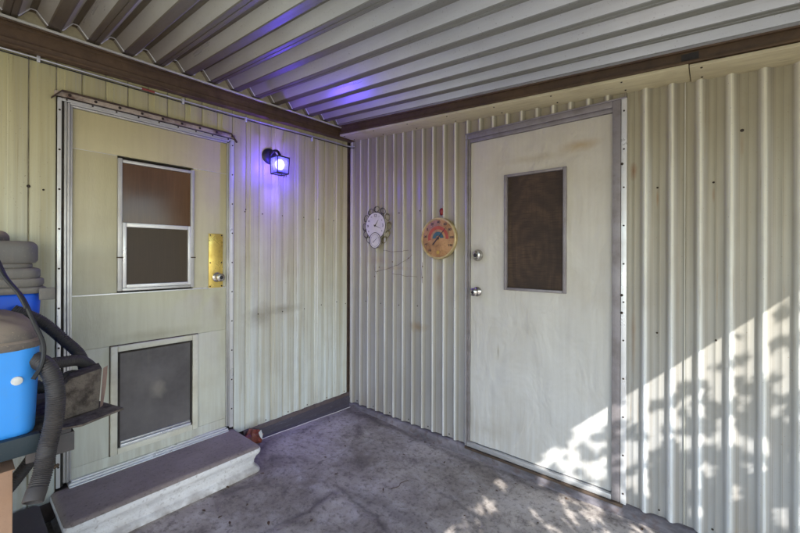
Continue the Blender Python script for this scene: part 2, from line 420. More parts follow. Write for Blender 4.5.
def sheetm():
    g = G('crinkled_plastic_sheet'); n = g.noise(22, detail=6, rough=.75, dist=1.5, stretch=(1, .35, 2.5))
    c = g.mix(g.mr(n, .56, .78, 0, .8), (.06, .052, .068), (.30, .30, .38))
    return g.fin(c, .35, 0., g.bump(n, .35, .012))
M['sheet'] = sheetm()
M['sill'] = beammat('weathered_sill_wood', (.085, .06, .055), (.13, .10, .10))
M['red'] = simple('dull_red_wax', (.22, .018, .015), .45, dirt=.3, scale=50)
M['redtape'] = simple('red_tape', (.32, .07, .05), .5, dirt=.1)
M['ragred'] = simple('rust_red_plastic_wrap', (.30, .075, .045), .35, dirt=.6, scale=30, dirtcol=(.09, .04, .03), bump=.6)
M['clockface'] = simple('pale_clock_face', (.66, .63, .62), .4, dirt=.15, scale=20)
M['ink'] = simple('dark_print', (.04, .03, .035), .5, dirt=.1)
M['scroll'] = simple('dark_wire_scroll', (.05, .045, .04), .5, .6, dirt=.3, scale=50)
M['scrollg'] = simple('olive_brass_scroll', (.20, .17, .06), .4, .6, dirt=.4, scale=50)
def thermf():
    g = G('aged_dial_card'); n = g.noise(16, detail=5)
    c = g.mix(g.mr(n, .35, .7), (.48, .27, .12), (.28, .14, .06))
    c = g.mix(g.mr(g.noise(45, detail=4), .55, .7, 0, .6), c, (.14, .07, .03)); return g.fin(c, .45)
M['dial'] = thermf()
M['dialrim'] = simple('tarnished_gold_rim', (.62, .50, .26), .35, .5, dirt=.4, scale=20)
M['dialred'] = simple('faded_red_print', (.42, .085, .05), .5, dirt=.25, scale=30)
M['dialblue'] = simple('faded_teal_print', (.05, .12, .15), .5, dirt=.25, scale=30)
M['dialyel'] = simple('faded_yellow_print', (.50, .33, .07), .5, dirt=.25, scale=30)
def em(name, col, s):
    g = G(name); return g.fin((0, 0, 0), .5, 0., **{'Emission Color': (*col, 1), 'Emission Strength': s})
M['bulb'] = em('lit_blue_white_bulb', (.40, .45, 1.0), 15)
def glassm():
    g = G('rippled_lantern_glass'); t = g.N('ShaderNodeBsdfTransparent'); t.inputs[0].default_value = (.50, .40, 1, 1)
    tr = g.N('ShaderNodeBsdfTranslucent'); tr.inputs[0].default_value = (.34, .27, 1, 1)
    n = g.noise(55, detail=3)
    g.put(g.b.inputs['Base Color'], (.5, .5, .9)); g.put(g.b.inputs['Roughness'], .1)
    m1 = g.N('ShaderNodeMixShader'); g.put(m1.inputs[0], g.mr(n, .35, .7, .35, .75)); g.t.links.new(t.outputs[0], m1.inputs[1]); g.t.links.new(tr.outputs[0], m1.inputs[2])
    m2 = g.N('ShaderNodeMixShader'); m2.inputs[0].default_value = .1; g.t.links.new(m1.outputs[0], m2.inputs[1]); g.t.links.new(g.b.outputs[0], m2.inputs[2])
    g.t.links.new(m2.outputs[0], g.out.inputs[0]); return g.m
M['lglass'] = glassm()
def leafm(name, a, b):
    g = G(name); n = g.noise(2.5, detail=3)
    c = g.mix(g.mr(n, .3, .7), a, b); return g.fin(c, .5)
M['leaf'] = leafm('green_leaves', (.04, .075, .02), (.10, .13, .04))
M['bark'] = simple('grey_brown_bark', (.14, .10, .07), .9, dirt=.5, scale=14, bump=.8)
M['deadleaf'] = simple('dry_leaf', (.10, .055, .03), .7, dirt=.3, scale=60)
def yardm():
    g = G('sandy_yard'); n = g.noise(.8, detail=8); c = g.mix(g.mr(n, .35, .65), (.38, .345, .29), (.48, .44, .37))
    return g.fin(c, .9, 0., g.bump(g.noise(30, detail=6), .3, .02))
M['yard'] = yardm()

# ------------------------------------------------------------------ structure: ground and slab
def struct(o): o['kind'] = 'structure'; return o
o = struct(MB().add([(-60, -60, -.16), (60, -60, -.16), (60, 60, -.16), (-60, 60, -.16)], [(0, 1, 2, 3)]).build('ground', M['yard']))

def floor_z(x, y):
    a = max(0, min(1, 1 - x / 1.1)); a = a * a * (3 - 2 * a)
    z = a * (.022 + .032 * max(0, min(1, -y / .8)))
    z += .006 * (noise.noise(Vector((x * 1.7, y * 1.7, 0)))) + .0025 * noise.noise(Vector((x * 6, y * 6, 2)))
    # a slightly raised old patch, its broken edge running toward the camera
    w_ = .015 * noise.noise(Vector((x * 6, y * 6, 5)))
    z += .008 * max(0, min(1, (-.835 + .06 * (.8 - x) - y + w_) / .025)) * max(0, min(1, (x - .815 + w_) / .025))
    return z
mb = MB(); nx, ny = 260, 250
x0, x1, y0, y1 = -.0, 4.2, -4.0, -.0
vs = [(x0 + (x1 - x0) * i / nx, y0 + (y1 - y0) * j / ny) for j in range(ny + 1) for i in range(nx + 1)]
mb.add([(x, y, floor_z(x, y)) for x, y in vs], [(j * (nx + 1) + i, j * (nx + 1) + i + 1, (j + 1) * (nx + 1) + i + 1, (j + 1) * (nx + 1) + i) for j in range(ny) for i in range(nx)])
mb.box(x0, x1, y0, y1, -.155, -.07)
slab = struct(mb.build('patio_slab', M['concrete'], smooth=True))

# ------------------------------------------------------------------ left wall (house)
HW = thing('house_wall', (0, -1.8, 0), 'cream vertical ribbed metal house wall carrying the lit lantern and the windowed door', 'wall')
def left_profile(y):
    """depth of the siding at y"""
    p = .0945; t = ((y + .0045) / p) % 1.0
    d = min(t, 1 - t) * p
    g = -.0045 * max(0, 1 - d / .004)
    g += .0035 * math.sin(math.pi * t)
    t2 = ((y + .03) / (p * 2)) % 1.0
    return g + (.003 if .28 < t2 < .62 else 0)
def left_panel(ya, yb, za, zb):
    m = MB(); ys = []
    k = 0; y = ya
    while y > yb: ys.append(y); y -= .0025
    ys.append(yb)
    P = [(left_profile(q), q) for q in ys]
    zs = [za + (zb - za) * i / 6 for i in range(7)]
    n = len(P); v = []
    for iz, z in enumerate(zs):
        for (d, q) in P:
            w = .0025 * noise.noise(Vector((q * 2.2, z * 1.3, 1)))
            v.append((d + w, q, z))
    f = [(iz * n + i, iz * n + i + 1, (iz + 1) * n + i + 1, (iz + 1) * n + i) for iz in range(6) for i in range(n - 1)]
    m.add(v, f)
    for i, fi in enumerate(f):
        q = P[i % (n - 1)][1]; t = ((q + .0045) / .0945) % 1.0
        if min(t, 1 - t) * .0945 < .0022: m.mi[i] = 1
    return m
m = left_panel(-.045, -1.03, .145, 2.42)
m2 = left_panel(-1.895, -4.0, .145, 2.42); 
m3 = left_panel(-1.03, -1.895, 2.085, 2.42)
for q in (m2, m3):
    n = len(m.v); m.v += q.v; m.f += [tuple(n + i for i in f) for f in q.f]; m.mi += q.mi
m.build('siding', [M['wallL'], M['groove']], HW, smooth=True, angle=28)
MB().box(-.14, -.016, -4.0, -1.9, -.15, 2.46).box(-.14, -.016, -1.03, .1, -.15, 2.46).box(-.14, -.016, -1.9, -1.03, 2.06, 2.46).box(-.14, -.05, -1.9, -1.03, -.15, 2.06).build('wall_core', M['darkgap'], HW)
MB().box(-.004, .006, -.046, -.030, .145, 2.40).build('corner_strip', M['rust'], HW, bevel=.002)
# sill under the siding: weathered board, crinkled sheet stapled on it
SB = thing('sill_board', (0, -.5, 0), 'dark weathered sill board with crinkled plastic sheet along the foot of the left wall', 'board')
MB().box(-.016, .012, -.965, -.02, .02, .144).build('board', M['sill'], SB, bevel=.003)
MB().box(-.016, -.002, -4.0, -1.9, -.06, .144).build('rear_board', M['sill'], SB, bevel=.003)
mm = MB(); pts = []
N = 90
for i in range(N + 1):
    y = -.02 - .94 * i / N
    fz = floor_z(.033, y)
    for k, (dx, z) in enumerate(((.013, .118), (.020, .095), (.018, .07), (.022, fz + .010), (.028, fz + .005), (.036, fz + .003))):
        j = .003 * noise.noise(Vector((y * 22, k * 3.1, 0)))
        pts.append((dx + j * (k < 5), y, z + (j * 1.5 if k == 0 else 0)))
mm.add(pts, [(i * 6 + k, i * 6 + k + 1, (i + 1) * 6 + k + 1, (i + 1) * 6 + k) for i in range(N) for k in range(5)])
mm.build('plastic_sheet', M['sheet'], SB, smooth=True, angle=60)
MB().tube([(.037 + .002 * noise.noise(Vector((i, 0, 0))), -.03 - .93 * i / 40, floor_z(.037, -.03 - .93 * i / 40) + .002) for i in range(41)], .0028, 6).build('sheet_edge', M['clockface'], SB, smooth=True)

def screw_mesh(r=.0045):
    m = MB(); m.lathe((0, 0, 0), (1, 0, 0), [(0, r), (.002, r), (.0035, r * .6)], 8)
    me = bpy.data.meshes.new('screw'); me.from_pydata(m.v, [], m.f); me.materials.append(M['screw']); return me
SCREW = screw_mesh(); SCREWB = screw_mesh(.007)
def screw(parent, p, axis, me=SCREW):
    o = bpy.data.objects.new('screw', me); link(o, parent)
    o.location = Vector(p) - origin(parent)
    o.rotation_euler = Vector((1, 0, 0)).rotation_difference(Vector(axis)).to_euler()
    return o
for y in (-.10, -.19, -.35, -.49, -.675, -.83, -.956): screw(HW, (left_profile(y), y, 1.615 + .01 * math.sin(y * 40)), (1, 0, 0))
for y in (-.06, -.16, -.32, -.48, -.67, -.86): screw(HW, (left_profile(y), y, .92 + .012 * math.sin(y * 30)), (1, 0, 0))
for y in (-.07, -.26, -.45, -.62, -.80): screw(HW, (left_profile(y), y, .162), (1, 0, 0))
screw(HW, (left_profile(-.95), -.95, 1.625), (1, 0, 0), SCREWB); screw(HW, (.002, -1.99, 1.63), (1, 0, 0), SCREWB)
for z in (1.62, .93): screw(HW, (left_profile(-1.94), -1.94, z), (1, 0, 0))

# ------------------------------------------------------------------ right wall (storage room)
SW = thing('storage_room_wall', (1.6, 0, 0), 'corrugated cream metal wall with the plain door, clock and dial thermometer on it', 'wall')
def right_profile(xa, xb, per, off, mini=False):
    """list of (x, depth) toward the room"""
    out = []; k = math.floor((xa - off) / per) - 1
    while True:
        c = off + k * per
        if c - per / 2 > xb: break
        a = [(-.028, 0), (-.022, .0012), (-.016, .0055), (-.010, .0125), (-.0055, .0163), (0, .0175), (.0055, .0163), (.010, .0125), (.016, .0055), (.022, .0012), (.028, 0)]
        if mini: a = [(-.030, 0.), (-.024, .0015), (-.015, .013), (-.010, .0195), (-.005, .0225), (0, .0225), (.005, .0205), (.011, .014), (.020, .005), (.027, .0015), (.033, 0)]
        for dx, d in a: out.append((c + dx, d))
        if mini:
            q = c + per / 2
            out += [(q - .003, 0), (q - .0015, .0012), (q + .001, .0012), (q + .0025, 0)]
        k += 1
    out = [p for p in out if xa < p[0] < xb]
    return [(xa, 0)] + out + [(xb, 0)]
def right_panel(m, prof, za, zb, nz=8):
    za_ = za if callable(za) else (lambda x: za); zb_ = zb if callable(zb) else (lambda x: zb)
    n = len(prof); v = []
    for iz in range(nz + 1):
        for x, d in prof:
            z = za_(x) + (zb_(x) - za_(x)) * iz / nz
            w = .003 * noise.noise(Vector((x * 2.5, z * 1.6, 7)))
            v.append((x, -d + w, z))
    n0 = len(m.mi)
    m.add(v, [(iz * n + i, iz * n + i + 1, (iz + 1) * n + i + 1, (iz + 1) * n + i) for iz in range(nz) for i in range(n - 1)])
    for iz in range(nz):
        for i in range(n - 1):
            a_, b_ = prof[i][1], prof[i + 1][1]
m = MB()
ztop = lambda x: 2.335 - .07 * x
right_panel(m, right_profile(.045, 1.145, .0925, .135), .062, ztop)
right_panel(m, right_profile(1.145, 2.07, .0925, .135), 2.126, ztop, 2)
right_panel(m, right_profile(2.07, 4.25, .1055, 2.155, True), .055, ztop)
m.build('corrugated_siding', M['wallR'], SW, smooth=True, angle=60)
MB().box(-.1, 1.15, .014, .12, -.15, 2.34).box(2.045, 4.25, .014, .12, -.15, 2.10).box(1.15, 2.045, .014, .12, 2.115, 2.2).box(1.15, 2.045, .06, .12, -.15, 2.115).build('wall_core', M['darkgap'], SW)
MB().box(.014, .046, -.0185, -.008, .055, 2.31).build('corner_trim', M['wallR'], SW, bevel=.002)
MB().box(.0, .013, -.020, -.012, .055, 2.31).build('corner_joint', M['rust'], SW, bevel=.001)
for x in (.18, .37, .55, .75, .97, 2.20, 2.41): screw(SW, (x, -.001, 1.655 + .01 * math.sin(x * 30)), (0, -1, 0))
for x in (.19, .36, .55, .73, .97, 1.06, 2.20, 2.46, 2.42): screw(SW, (x, -.001, .945 + .012 * math.sin(x * 30)), (0, -1, 0))
for x in (.09, .28, .46, .65, .83, 1.01, 2.21, 2.41, 2.62): screw(SW, (x, -.001, .083), (0, -1, 0))
screw(SW, (2.505, -.001, 1.87), (0, -1, 0), SCREWB)
# lap joint of the two sheets between the door and the frame edge
MB().box(2.306, 2.3085, -.006, 0, .06, 2.17).build('sheet_lap', M['creamtrim'], SW)
# curb
CB = thing('concrete_curb', (1.6, 0, 0), 'low stained concrete curb along the foot of the corrugated wall', 'curb')
mm = MB(); vv = []
N = 130
for i in range(N + 1):
    x = .0 + 4.2 * i / N; n1 = .004 * noise.noise(Vector((x * 9, 0, 0))); n2 = .004 * noise.noise(Vector((x * 9, 5, 0)))
    vv += [(x, .012, .056 + n2), (x, -.022 + n1, .054 + n2), (x, -.030 + n1, .046 + n2), (x, -.042 + n1, -.02)]
mm.add(vv, [(i * 4 + k, i * 4 + k + 1, (i + 1) * 4 + k + 1, (i + 1) * 4 + k) for i in range(N) for k in range(3)])
mm.build('curb_body', M['curb'], CB, smooth=True, angle=50)

# ------------------------------------------------------------------ roof, beams, soffit boards
RF = thing('patio_roof', (1.8, -1.5, 2.4), 'ribbed white metal patio roof pans sloping down to the right', 'roof')
def rz(x, y): return 2.392 - .075 * x + .010 * y
prof = []
per = .1445; y = -.16; k = 0
m = MB()
yy = -.195
P = [(-.02, 0.0)]
while yy > -4.3:
    # going toward the camera: up, narrow top, down, flat
    P += [(yy, 0), (yy - .005, .003), (yy - .041, .050), (yy - .046, .053), (yy - .060, .053), (yy - .065, .050), (yy - .100, .003), (yy - .105, 0)]
    P += [(yy - .121, 0), (yy - .1225, .003), (yy - .1245, .003), (yy - .126, 0)] if k % 2 == 0 else []
    yy -= per; k += 1
P.append((yy, 0))
xs = [.012 + (3.64 - .012) * i / 14 for i in range(15)]
n = len(P)
v = [(x, y, rz(x, y) + h + .002 * noise.noise(Vector((x * 1.5, y * 3, 3)))) for x in xs for (y, h) in P]
m.add(v, [(a * n + i, a * n + i + 1, (a + 1) * n + i + 1, (a + 1) * n + i) for a in range(14) for i in range(n - 1)])
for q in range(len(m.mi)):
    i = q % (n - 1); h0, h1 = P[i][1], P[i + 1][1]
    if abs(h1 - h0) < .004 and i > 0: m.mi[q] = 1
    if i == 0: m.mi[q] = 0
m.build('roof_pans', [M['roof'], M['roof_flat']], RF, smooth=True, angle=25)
m = MB()
m.add([(x, y, rz(x, y) + .075) for x in (-.1, 3.64) for y in (.1, -4.35)], [(0, 1, 3, 2)])
m.build('roof_deck', M['roof'], RF)
MB().box(3.645, 3.665, -4.4, .1, 2.118, 2.20).build('drip_edge', M['beam'], RF, bevel=.004)
MB().box(-.1, 3.64, -4.42, -4.37, 2.2, 2.3).build('fascia', M['beam'], RF, bevel=.004)
# rubber-like cream closure seen below the ribs at the house side
m = MB(); vv = []; 
for (y, h) in P:
    if y < -3.9: break
    vv += [(.022, y, rz(.02, y) - .012), (.022, y, rz(.02, y) + h - .001)]
m.add(vv, [(2 * i, 2 * i + 1, 2 * i + 3, 2 * i + 2) for i in range(len(vv) // 2 - 1)])
m.build('rib_closure', M['board'], RF)
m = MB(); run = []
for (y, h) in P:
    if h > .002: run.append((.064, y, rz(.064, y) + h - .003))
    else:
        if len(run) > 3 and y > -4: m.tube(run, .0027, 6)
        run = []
m.build('pan_end_glint', M['white'], RF, smooth=True)  # white tubes painting the bright light at the rib ends

BL = thing('house_ledger_beam', (0, -1.8, 2.3), 'brown painted ledger beam under the roof ribs on the left wall', 'beam')
def bl(name, xa, xb, zo0, zo1, mat, bev=.002):
    m = MB(); 
    a, b = -.005, -4.0
    def z(y, o): return 2.302 + .028 * y + o if o < .04 else 2.302 + .012 * y + o
    m.add([(x, y, z(y, o)) for y in (a, b) for x in (xa, xb) for o in (zo0, zo1)], [(0, 1, 3, 2), (4, 6, 7, 5), (0, 4, 5, 1), (2, 3, 7, 6), (0, 2, 6, 4), (1, 5, 7, 3)])
    return m.build(name, mat, BL, bevel=bev)
bl('beam_face', .006, .045, -.004, .058, M['beam'])
bl('lower_lip', .006, .056, -.014, -.005, M['beam'])
bl('upper_lip', .006, .052, .0585, .066, M['beamR'])
bl('mid_ridge', .0452, .049, .020, .024, M['beamR'], .0005)
bl('upper_step', .0452, .0475, .041, .057, M['beamR'], .0005)
bl('light_flange', .006, .058, .068, .078, M['creamtrim'])

BR = thing('wall_channel_beam', (1.8, 0, 2.3), 'dark brown channel beam above the cream soffit boards on the right wall', 'beam')
def br(name, ya, yb, o0, o1, mat, s0=-.072, s1=-.075, bev=.0015):
    m = MB()
    m.add([(x, y, 2.321 + (s0 if o == o0 else s1) * x + o) for x in (.046, 4.2) for y in (ya, yb) for o in (o0, o1)], [(0, 1, 3, 2), (4, 6, 7, 5), (0, 4, 5, 1), (2, 3, 7, 6), (0, 2, 6, 4), (1, 5, 7, 3)])
    return m.build(name, mat, BR, bevel=bev)
MB().box(2.30, 2.36, -.165, .008, 2.165, 2.20).build('joint_light_stop', M['darkgap'], BR)  # added dark backing, stops light leaking through the butt joint
br('web', -.158, -.14, .012, .074, M['beamR'])
br('lower_flange', -.178, -.13, .0, .011, M['beamR'], -.072, -.072)
br('upper_flange', -.172, -.13, .062, .076, M['beamR'], -.075, -.075)
def soffit(xa, xb, dz, label):
    o = MB(); 
    o.add([(x, y, 2.318 - .071 * x + k + dz) for x in (xa, xb) for y in (-.172, .01) for k in (-.016, 0)], [(0, 1, 3, 2), (4, 6, 7, 5), (0, 4, 5, 1), (2, 3, 7, 6), (0, 2, 6, 4), (1, 5, 7, 3)])
    t = thing('soffit_board', ((xa + xb) / 2, 0, 2.3), label, 'board')
    o.build('board', M['board'], t, bevel=.003)
    for i in range(int((xb - xa) / .33) + 1):
        x = min(xb - .03, xa + .04 + i * .33)
        for y in (-.155, -.045):
            screw(t, (x, y, 2.318 - .071 * x - .0165 + dz), (0, 0, -1))
soffit(.05, 2.326, 0, 'long cream soffit board under the brown beam, running from the corner to the butt joint')
soffit(2.329, 4.2, -.004, 'cracked cream soffit board right of the butt joint, nearest the right edge')

# ------------------------------------------------------------------ left door
DL = thing('entry_door', (0, -1.46, .2), 'yellowed cream house door with sliding window, brass plate and pet flap', 'door')
za, zb = .225, 2.035
# frame: left jamb profiles
MB().box(-.04, .010, -1.846, -1.838, .215, 2.045).box(-.04, .018, -1.857, -1.848, .215, 2.052).box(-.04, .010, -1.868, -1.8585, .215, 2.055).build('left_jamb', M['alu'], DL, bevel=.0015)
MB().box(-.03, .004, -1.8775, -1.869, .2, 2.06).build('jamb_joint', M['darkgap'], DL)
MB().box(0, .010, -1.893, -1.878, .2, 2.07).build('left_flange', M['alu_bright'], DL, bevel=.0015)
MB().box(-.04, .010, -1.080, -1.072, .215, 2.04).box(-.04, .017, -1.071, -1.062, .215, 2.045).build('right_jamb', M['alu'], DL, bevel=.0015)
MB().box(0, .010, -1.059, -1.036, .2, 2.07).build('right_flange', M['alu_bright'], DL, bevel=.0015)
MB().box(-.04, .010, -1.8375, -1.0805, 2.037, 2.045).box(-.04, .018, -1.8475, -1.0715, 2.0465, 2.055).box(-.0, .012, -1.878, -1.06, 2.057, 2.070).build('head_jamb', M['alu'], DL, bevel=.0015)
MB().box(-.04, .012, -1.8375, -1.0805, .205, .2125).box(-.04, .020, -1.8475, -1.0715, .194, .2035).box(-.04, .030, -1.8475, -1.0715, .184, .1925).build('threshold', M['alu_bright'], DL, bevel=.0015)
MB().box(-.04, .002, -1.9, -1.03, .02, .183).build('base_panel', M['sill'], DL)
# rusty drip cap above
m = MB()
prof2 = [(0, 0), (.016, -.001), (.021, -.005), (.020, -.010), (.014, -.009), (0, -.009)]
N = 24; vv = []
for i in range(N + 1):
    t = i / N; y = -1.915 + t * .895
    sag = -.045 * max(0, 1 - t / .025) - .045 * max(0, (t - .975) / .025)
    for (dx, dz) in prof2: vv.append((dx + .004, y, 2.108 + dz + sag + .002 * noise.noise(Vector((y * 9, 0, 0)))))
k = len(prof2)
m.add(vv, [(i * k + j, i * k + (j + 1) % k, (i + 1) * k + (j + 1) % k, (i + 1) * k + j) for i in range(N) for j in range(k)] + [tuple(range(k)), tuple(range(N * k, N * k + k))])
m.build('drip_cap', M['rust'], DL, smooth=True, angle=40)
MB().box(.0, .014, -1.905, -1.030, 2.076, 2.099).build('drip_cap_insert', simple('flaking_pale_paint', (.46, .39, .32), .6, dirt=.6, scale=16, dirtcol=(.14, .09, .07)), DL, bevel=.002)
for i in range(9): screw(DL, (.012, -1.86 + i * .098, 2.064), (1, 0, 0)); screw(DL, (.014, -1.85 + i * .1, 2.089), (1, 0, 0), SCREWB)
for i in range(10):
    z = .30 + i * .19
    screw(DL, (.010, -1.8855, z), (1, 0, 0)); screw(DL, (.010, -1.0465, z + .02), (1, 0, 0))
for z in (1.55, 1.535, 1.52, .44, .425, .41, 1.80, 1.785): screw(DL, (.004, -1.873, z), (1, 0, 0))
# skin in three panels with aluminium strips in the joints
MB().box(-.045, -.004, -1.8375, -1.0805, 1.842, 2.036).box(-.045, -.004, -1.8375, -1.656, 1.116, 1.839).box(-.045, -.004, -1.279, -1.0805, 1.116, 1.839)\
    .box(-.045, -.004, -1.8375, -1.0805, .839, 1.108).box(-.045, -.004, -1.8375, -1.685, .267, .838).box(-.045, -.004, -1.253, -1.0805, .267, .838).box(-.045, -.004, -1.8375, -1.0805, .213, .266).build('door_skin', M['doorL'], DL, bevel=.0012)
MB().box(-.03, .001, -1.8375, -1.0805, 1.1085, 1.1155).build('mid_strip', M['alu_bright'], DL, bevel=.001)
MB().box(-.03, .000, -1.28, -1.0805, 1.8392, 1.8418).box(-.03, -.006, -1.8375, -1.655, 1.8395, 1.8415).build('upper_strip', M['alu_bright'], DL)
# window
WL = MB().box(-.03, .010, -1.6555, -1.6365, 1.125, 1.828).box(-.03, .010, -1.2975, -1.2795, 1.125, 1.828).box(-.03, .012, -1.6355, -1.2985, 1.806, 1.822).box(-.03, .010, -1.6355, -1.2985, 1.125, 1.139).build('window', M['alu'], DL, bevel=.002)
MB().box(-.02, .018, -1.6355, -1.619, 1.141, 1.488).box(-.02, .018, -1.315, -1.2985, 1.141, 1.488).box(-.02, .019, -1.6185, -1.3155, 1.466, 1.488).box(-.02, .019, -1.6185, -1.3155, 1.141, 1.159).build('lower_sash', M['alu_bright'], WL, bevel=.002)
MB().box(-.02, -.002, -1.6355, -1.2985, 1.49, 1.8055).build('upper_pane', M['pane_up'], WL)
MB().box(-.02, .006, -1.6185, -1.3155, 1.160, 1.4655).build('lower_pane', M['pane_lo'], WL)
MB().box(.010, .022, -1.661, -1.634, 1.300, 1.306).box(.010, .022, -1.300, -1.274, 1.300, 1.306).build('sash_clip', M['rust'], WL, bevel=.001)
# brass plate and knob
MB().box(-.004, .003, -1.190, -1.103, 1.112, 1.452).build('kick_plate', M['brass'], DL, bevel=.001)
for y in (-1.182, -1.111):
    for z in (1.122, 1.27, 1.442): screw(DL, (.003, y, z), (1, 0, 0))
kb = MB().lathe((.003, -1.140, 1.178), (1, 0, 0), [(0, .030), (.006, .030), (.009, .026), (.012, .013), (.030, .012), (.036, .022), (.046, .026), (.056, .024), (.060, .014), (.061, .0)], 28).build('door_knob', M['chrome'], DL, smooth=True, angle=50)
MB().lathe((.0635, -1.140, 1.178), (1, 0, 0), [(0, .011), (.003, .011), (.0032, .004)], 16).build('keyhole', M['black'], kb, smooth=True)
# pet door
M['petframe'] = simple('pale_cream_frame', (.74, .73, .63), .45, dirt=.2, scale=7, dirtcol=(.36, .30, .2))
MB().box(-.02, .0015, -1.687, -1.251, .265, .841).build('pet_door_caulk', M['rust'], DL)
pf = MB()
for (a, b, c, d) in ((-1.684, -1.654, .268, .837), (-1.285, -1.254, .268, .837), (-1.6535, -1.2855, .806, .837), (-1.6535, -1.2855, .268, .300)):
    pf.box(-.02, .014, a, b, c, d)
PD = pf.build('pet_door', M['petframe'], DL, bevel=.004)
pf = MB()
for (a, b, c, d) in ((-1.6425, -1.2965, .302, .318),):
    pf.box(-.02, .020, a, b, c, d)
MB().box(-.02, .008, -1.653, -1.643, .302, .805).box(-.02, .008, -1.296, -1.286, .302, .805).box(-.02, .008, -1.6425, -1.2965, .797, .805).build('flap_gasket', M['darkgap'], PD)
pf.build('inner_frame', M['alu_bright'], PD, bevel=.002)
MB().box(-.02, .004, -1.642, -1.297, .332, .794).build('flap', M['flap'], PD)
MB().box(-.015, .012, -1.641, -1.298, .320, .331).build('flap_strip', M['alu'], PD, bevel=.002)

# ------------------------------------------------------------------ right door
DR = thing('storage_door', (1.6, 0, .05), 'embossed grey-cream storage door with small dark window, deadbolt and knob', 'door')
MB().box(1.148, 1.160, -.022, .05, .060, 2.122).box(1.161, 1.172, -.014, .05, .066, 2.112).box(2.008, 2.046, -.022, .05, .060, 2.122).box(1.1605, 2.0075, -.022, .05, 2.090, 2.122).box(1.1725, 2.0075, -.012, .05, 2.068, 2.0895).build('frame', M['mauve'], DR, bevel=.002)
MB().box(1.142, 1.1475, -.018, .01, .058, 2.125).build('left_flange', M['alu_bright'], DR, bevel=.001)
MB().box(2.048, 2.072, -.020, .013, .052, 2.13).build('right_flange', M['alu_bright'], DR, bevel=.002)
MB().box(2.0462, 2.0478, -.012, .01, .06, 2.12).build('flange_joint', M['rust'], DR)
MB().box(1.140, 2.072, -.024, .01, 2.1225, 2.131).build('head_flashing', M['mauve'], DR, bevel=.002)
MB().box(1.1605, 2.0075, -.026, .05, .060, .086).build('threshold', M['alu'], DR, bevel=.003)
MB().box(1.15, 2.06, -.036, .01, .045, .0575).build('threshold_flange', M['rust'], DR, bevel=.002)
m = MB(); YD = .0
for (a, b, c, d) in ((1.174, 1.417, .09, 2.066), (1.773, 2.006, .09, 2.066), (1.417, 1.773, .09, 1.113), (1.417, 1.773, 1.817, 2.066)):
    nn = 14
    xs = [a + (b - a) * i / nn for i in range(nn + 1)]; zs = [c + (d - c) * i / (nn * 2) for i in range(nn * 2 + 1)]
    def yw(x, z): 
        w = .006 * noise.noise(Vector((x * 6, z * 5, 2))) + .004 * noise.noise(Vector((x * 12, z * 14, 5)))
        return YD + w * .8
    v = [(x, yw(x, z), z) for z in zs for x in xs]
    m.add(v, [(j * (nn + 1) + i, j * (nn + 1) + i + 1, (j + 1) * (nn + 1) + i + 1, (j + 1) * (nn + 1) + i) for j in range(nn * 2) for i in range(nn)])
m.build('door_skin', M['doorR'], DR, smooth=True, angle=60)
m = MB()
for (a, b, c, d) in ((1.411, 1.429, 1.107, 1.822), (1.761, 1.779, 1.107, 1.822), (1.4295, 1.7605, 1.107, 1.123), (1.4295, 1.7605, 1.806, 1.822)): m.box(a, b, -.014, .02, c, d)
WR = m.build('window', M['mauve'], DR, bevel=.003)
MB().box(1.4295, 1.7605, .004, .012, 1.1235, 1.8055).build('plywood_infill', M['ply'], WR)
db = MB().lathe((1.226, -.002, 1.322), (0, -1, 0), [(0, .038), (.005, .038), (.012, .034), (.026, .027), (.028, .018), (.033, .017)], 30).build('deadbolt', M['chrome'], DR, smooth=True, angle=40)
MB().lathe((1.226, -.0352, 1.322), (0, -1, 0), [(0, .013), (.002, .013), (.0022, .003)], 16).build('keyhole', M['black'], db)
kb = MB().lathe((1.222, -.002, 1.084), (0, -1, 0), [(0, .032), (.005, .031), (.010, .022), (.014, .012), (.028, .012), (.034, .021), (.044, .026), (.054, .025), (.060, .016), (.061, 0)], 30).build('door_knob', M['chrome'], DR, smooth=True, angle=50)
MB().lathe((1.222, -.0635, 1.084), (0, -1, 0), [(0, .010), (.002, .010), (.0022, .003)], 16).build('keyhole', M['black'], kb)
for i in range(11): screw(DR, (2.060, -.0205, .11 + i * .195), (0, -1, 0))
screw(DR, (2.052, -.0205, 1.79), (0, -1, 0), SCREWB); screw(DR, (2.052, -.0205, 1.12), (0, -1, 0), SCREWB); screw(DR, (2.052, -.0205, 1.03), (0, -1, 0), SCREWB)

# ------------------------------------------------------------------ conduit along the left wall
CO = thing('conduit', (0, -1.4, 2.24), 'thin silver conduit under the brown beam of the left wall, ending at the corner', 'cable')
pts = catmull([(.014, -4.0, 2.210), (.014, -2.1, 2.222), (.015, -1.35, 2.226), (.016, -.8, 2.236), (.02, -.3, 2.248), (.022, -.06, 2.250), (.055, -.035, 2.245), (.075, -.028, 2.243)], 10)
MB().tube(pts, .0046, 8).build('tube', M['alu'], CO, smooth=True)
MB().tube([p + Vector((-.004, 0, -.011)) for p in pts], .003, 6).build('wire', M['cable'], CO, smooth=True)
MB().lathe((.0148, -1.552, 2.2255), (0, 1, 0), [(0, .0064), (.060, .0064)], 10).build('red_sleeve', M['redtape'], CO, smooth=True)
for y in (-1.96, -1.345, -.96, -.42): MB().box(.006, .020, y - .006, y + .006, 2.206, 2.238).build('clip', M['alu_bright'], CO, bevel=.002)

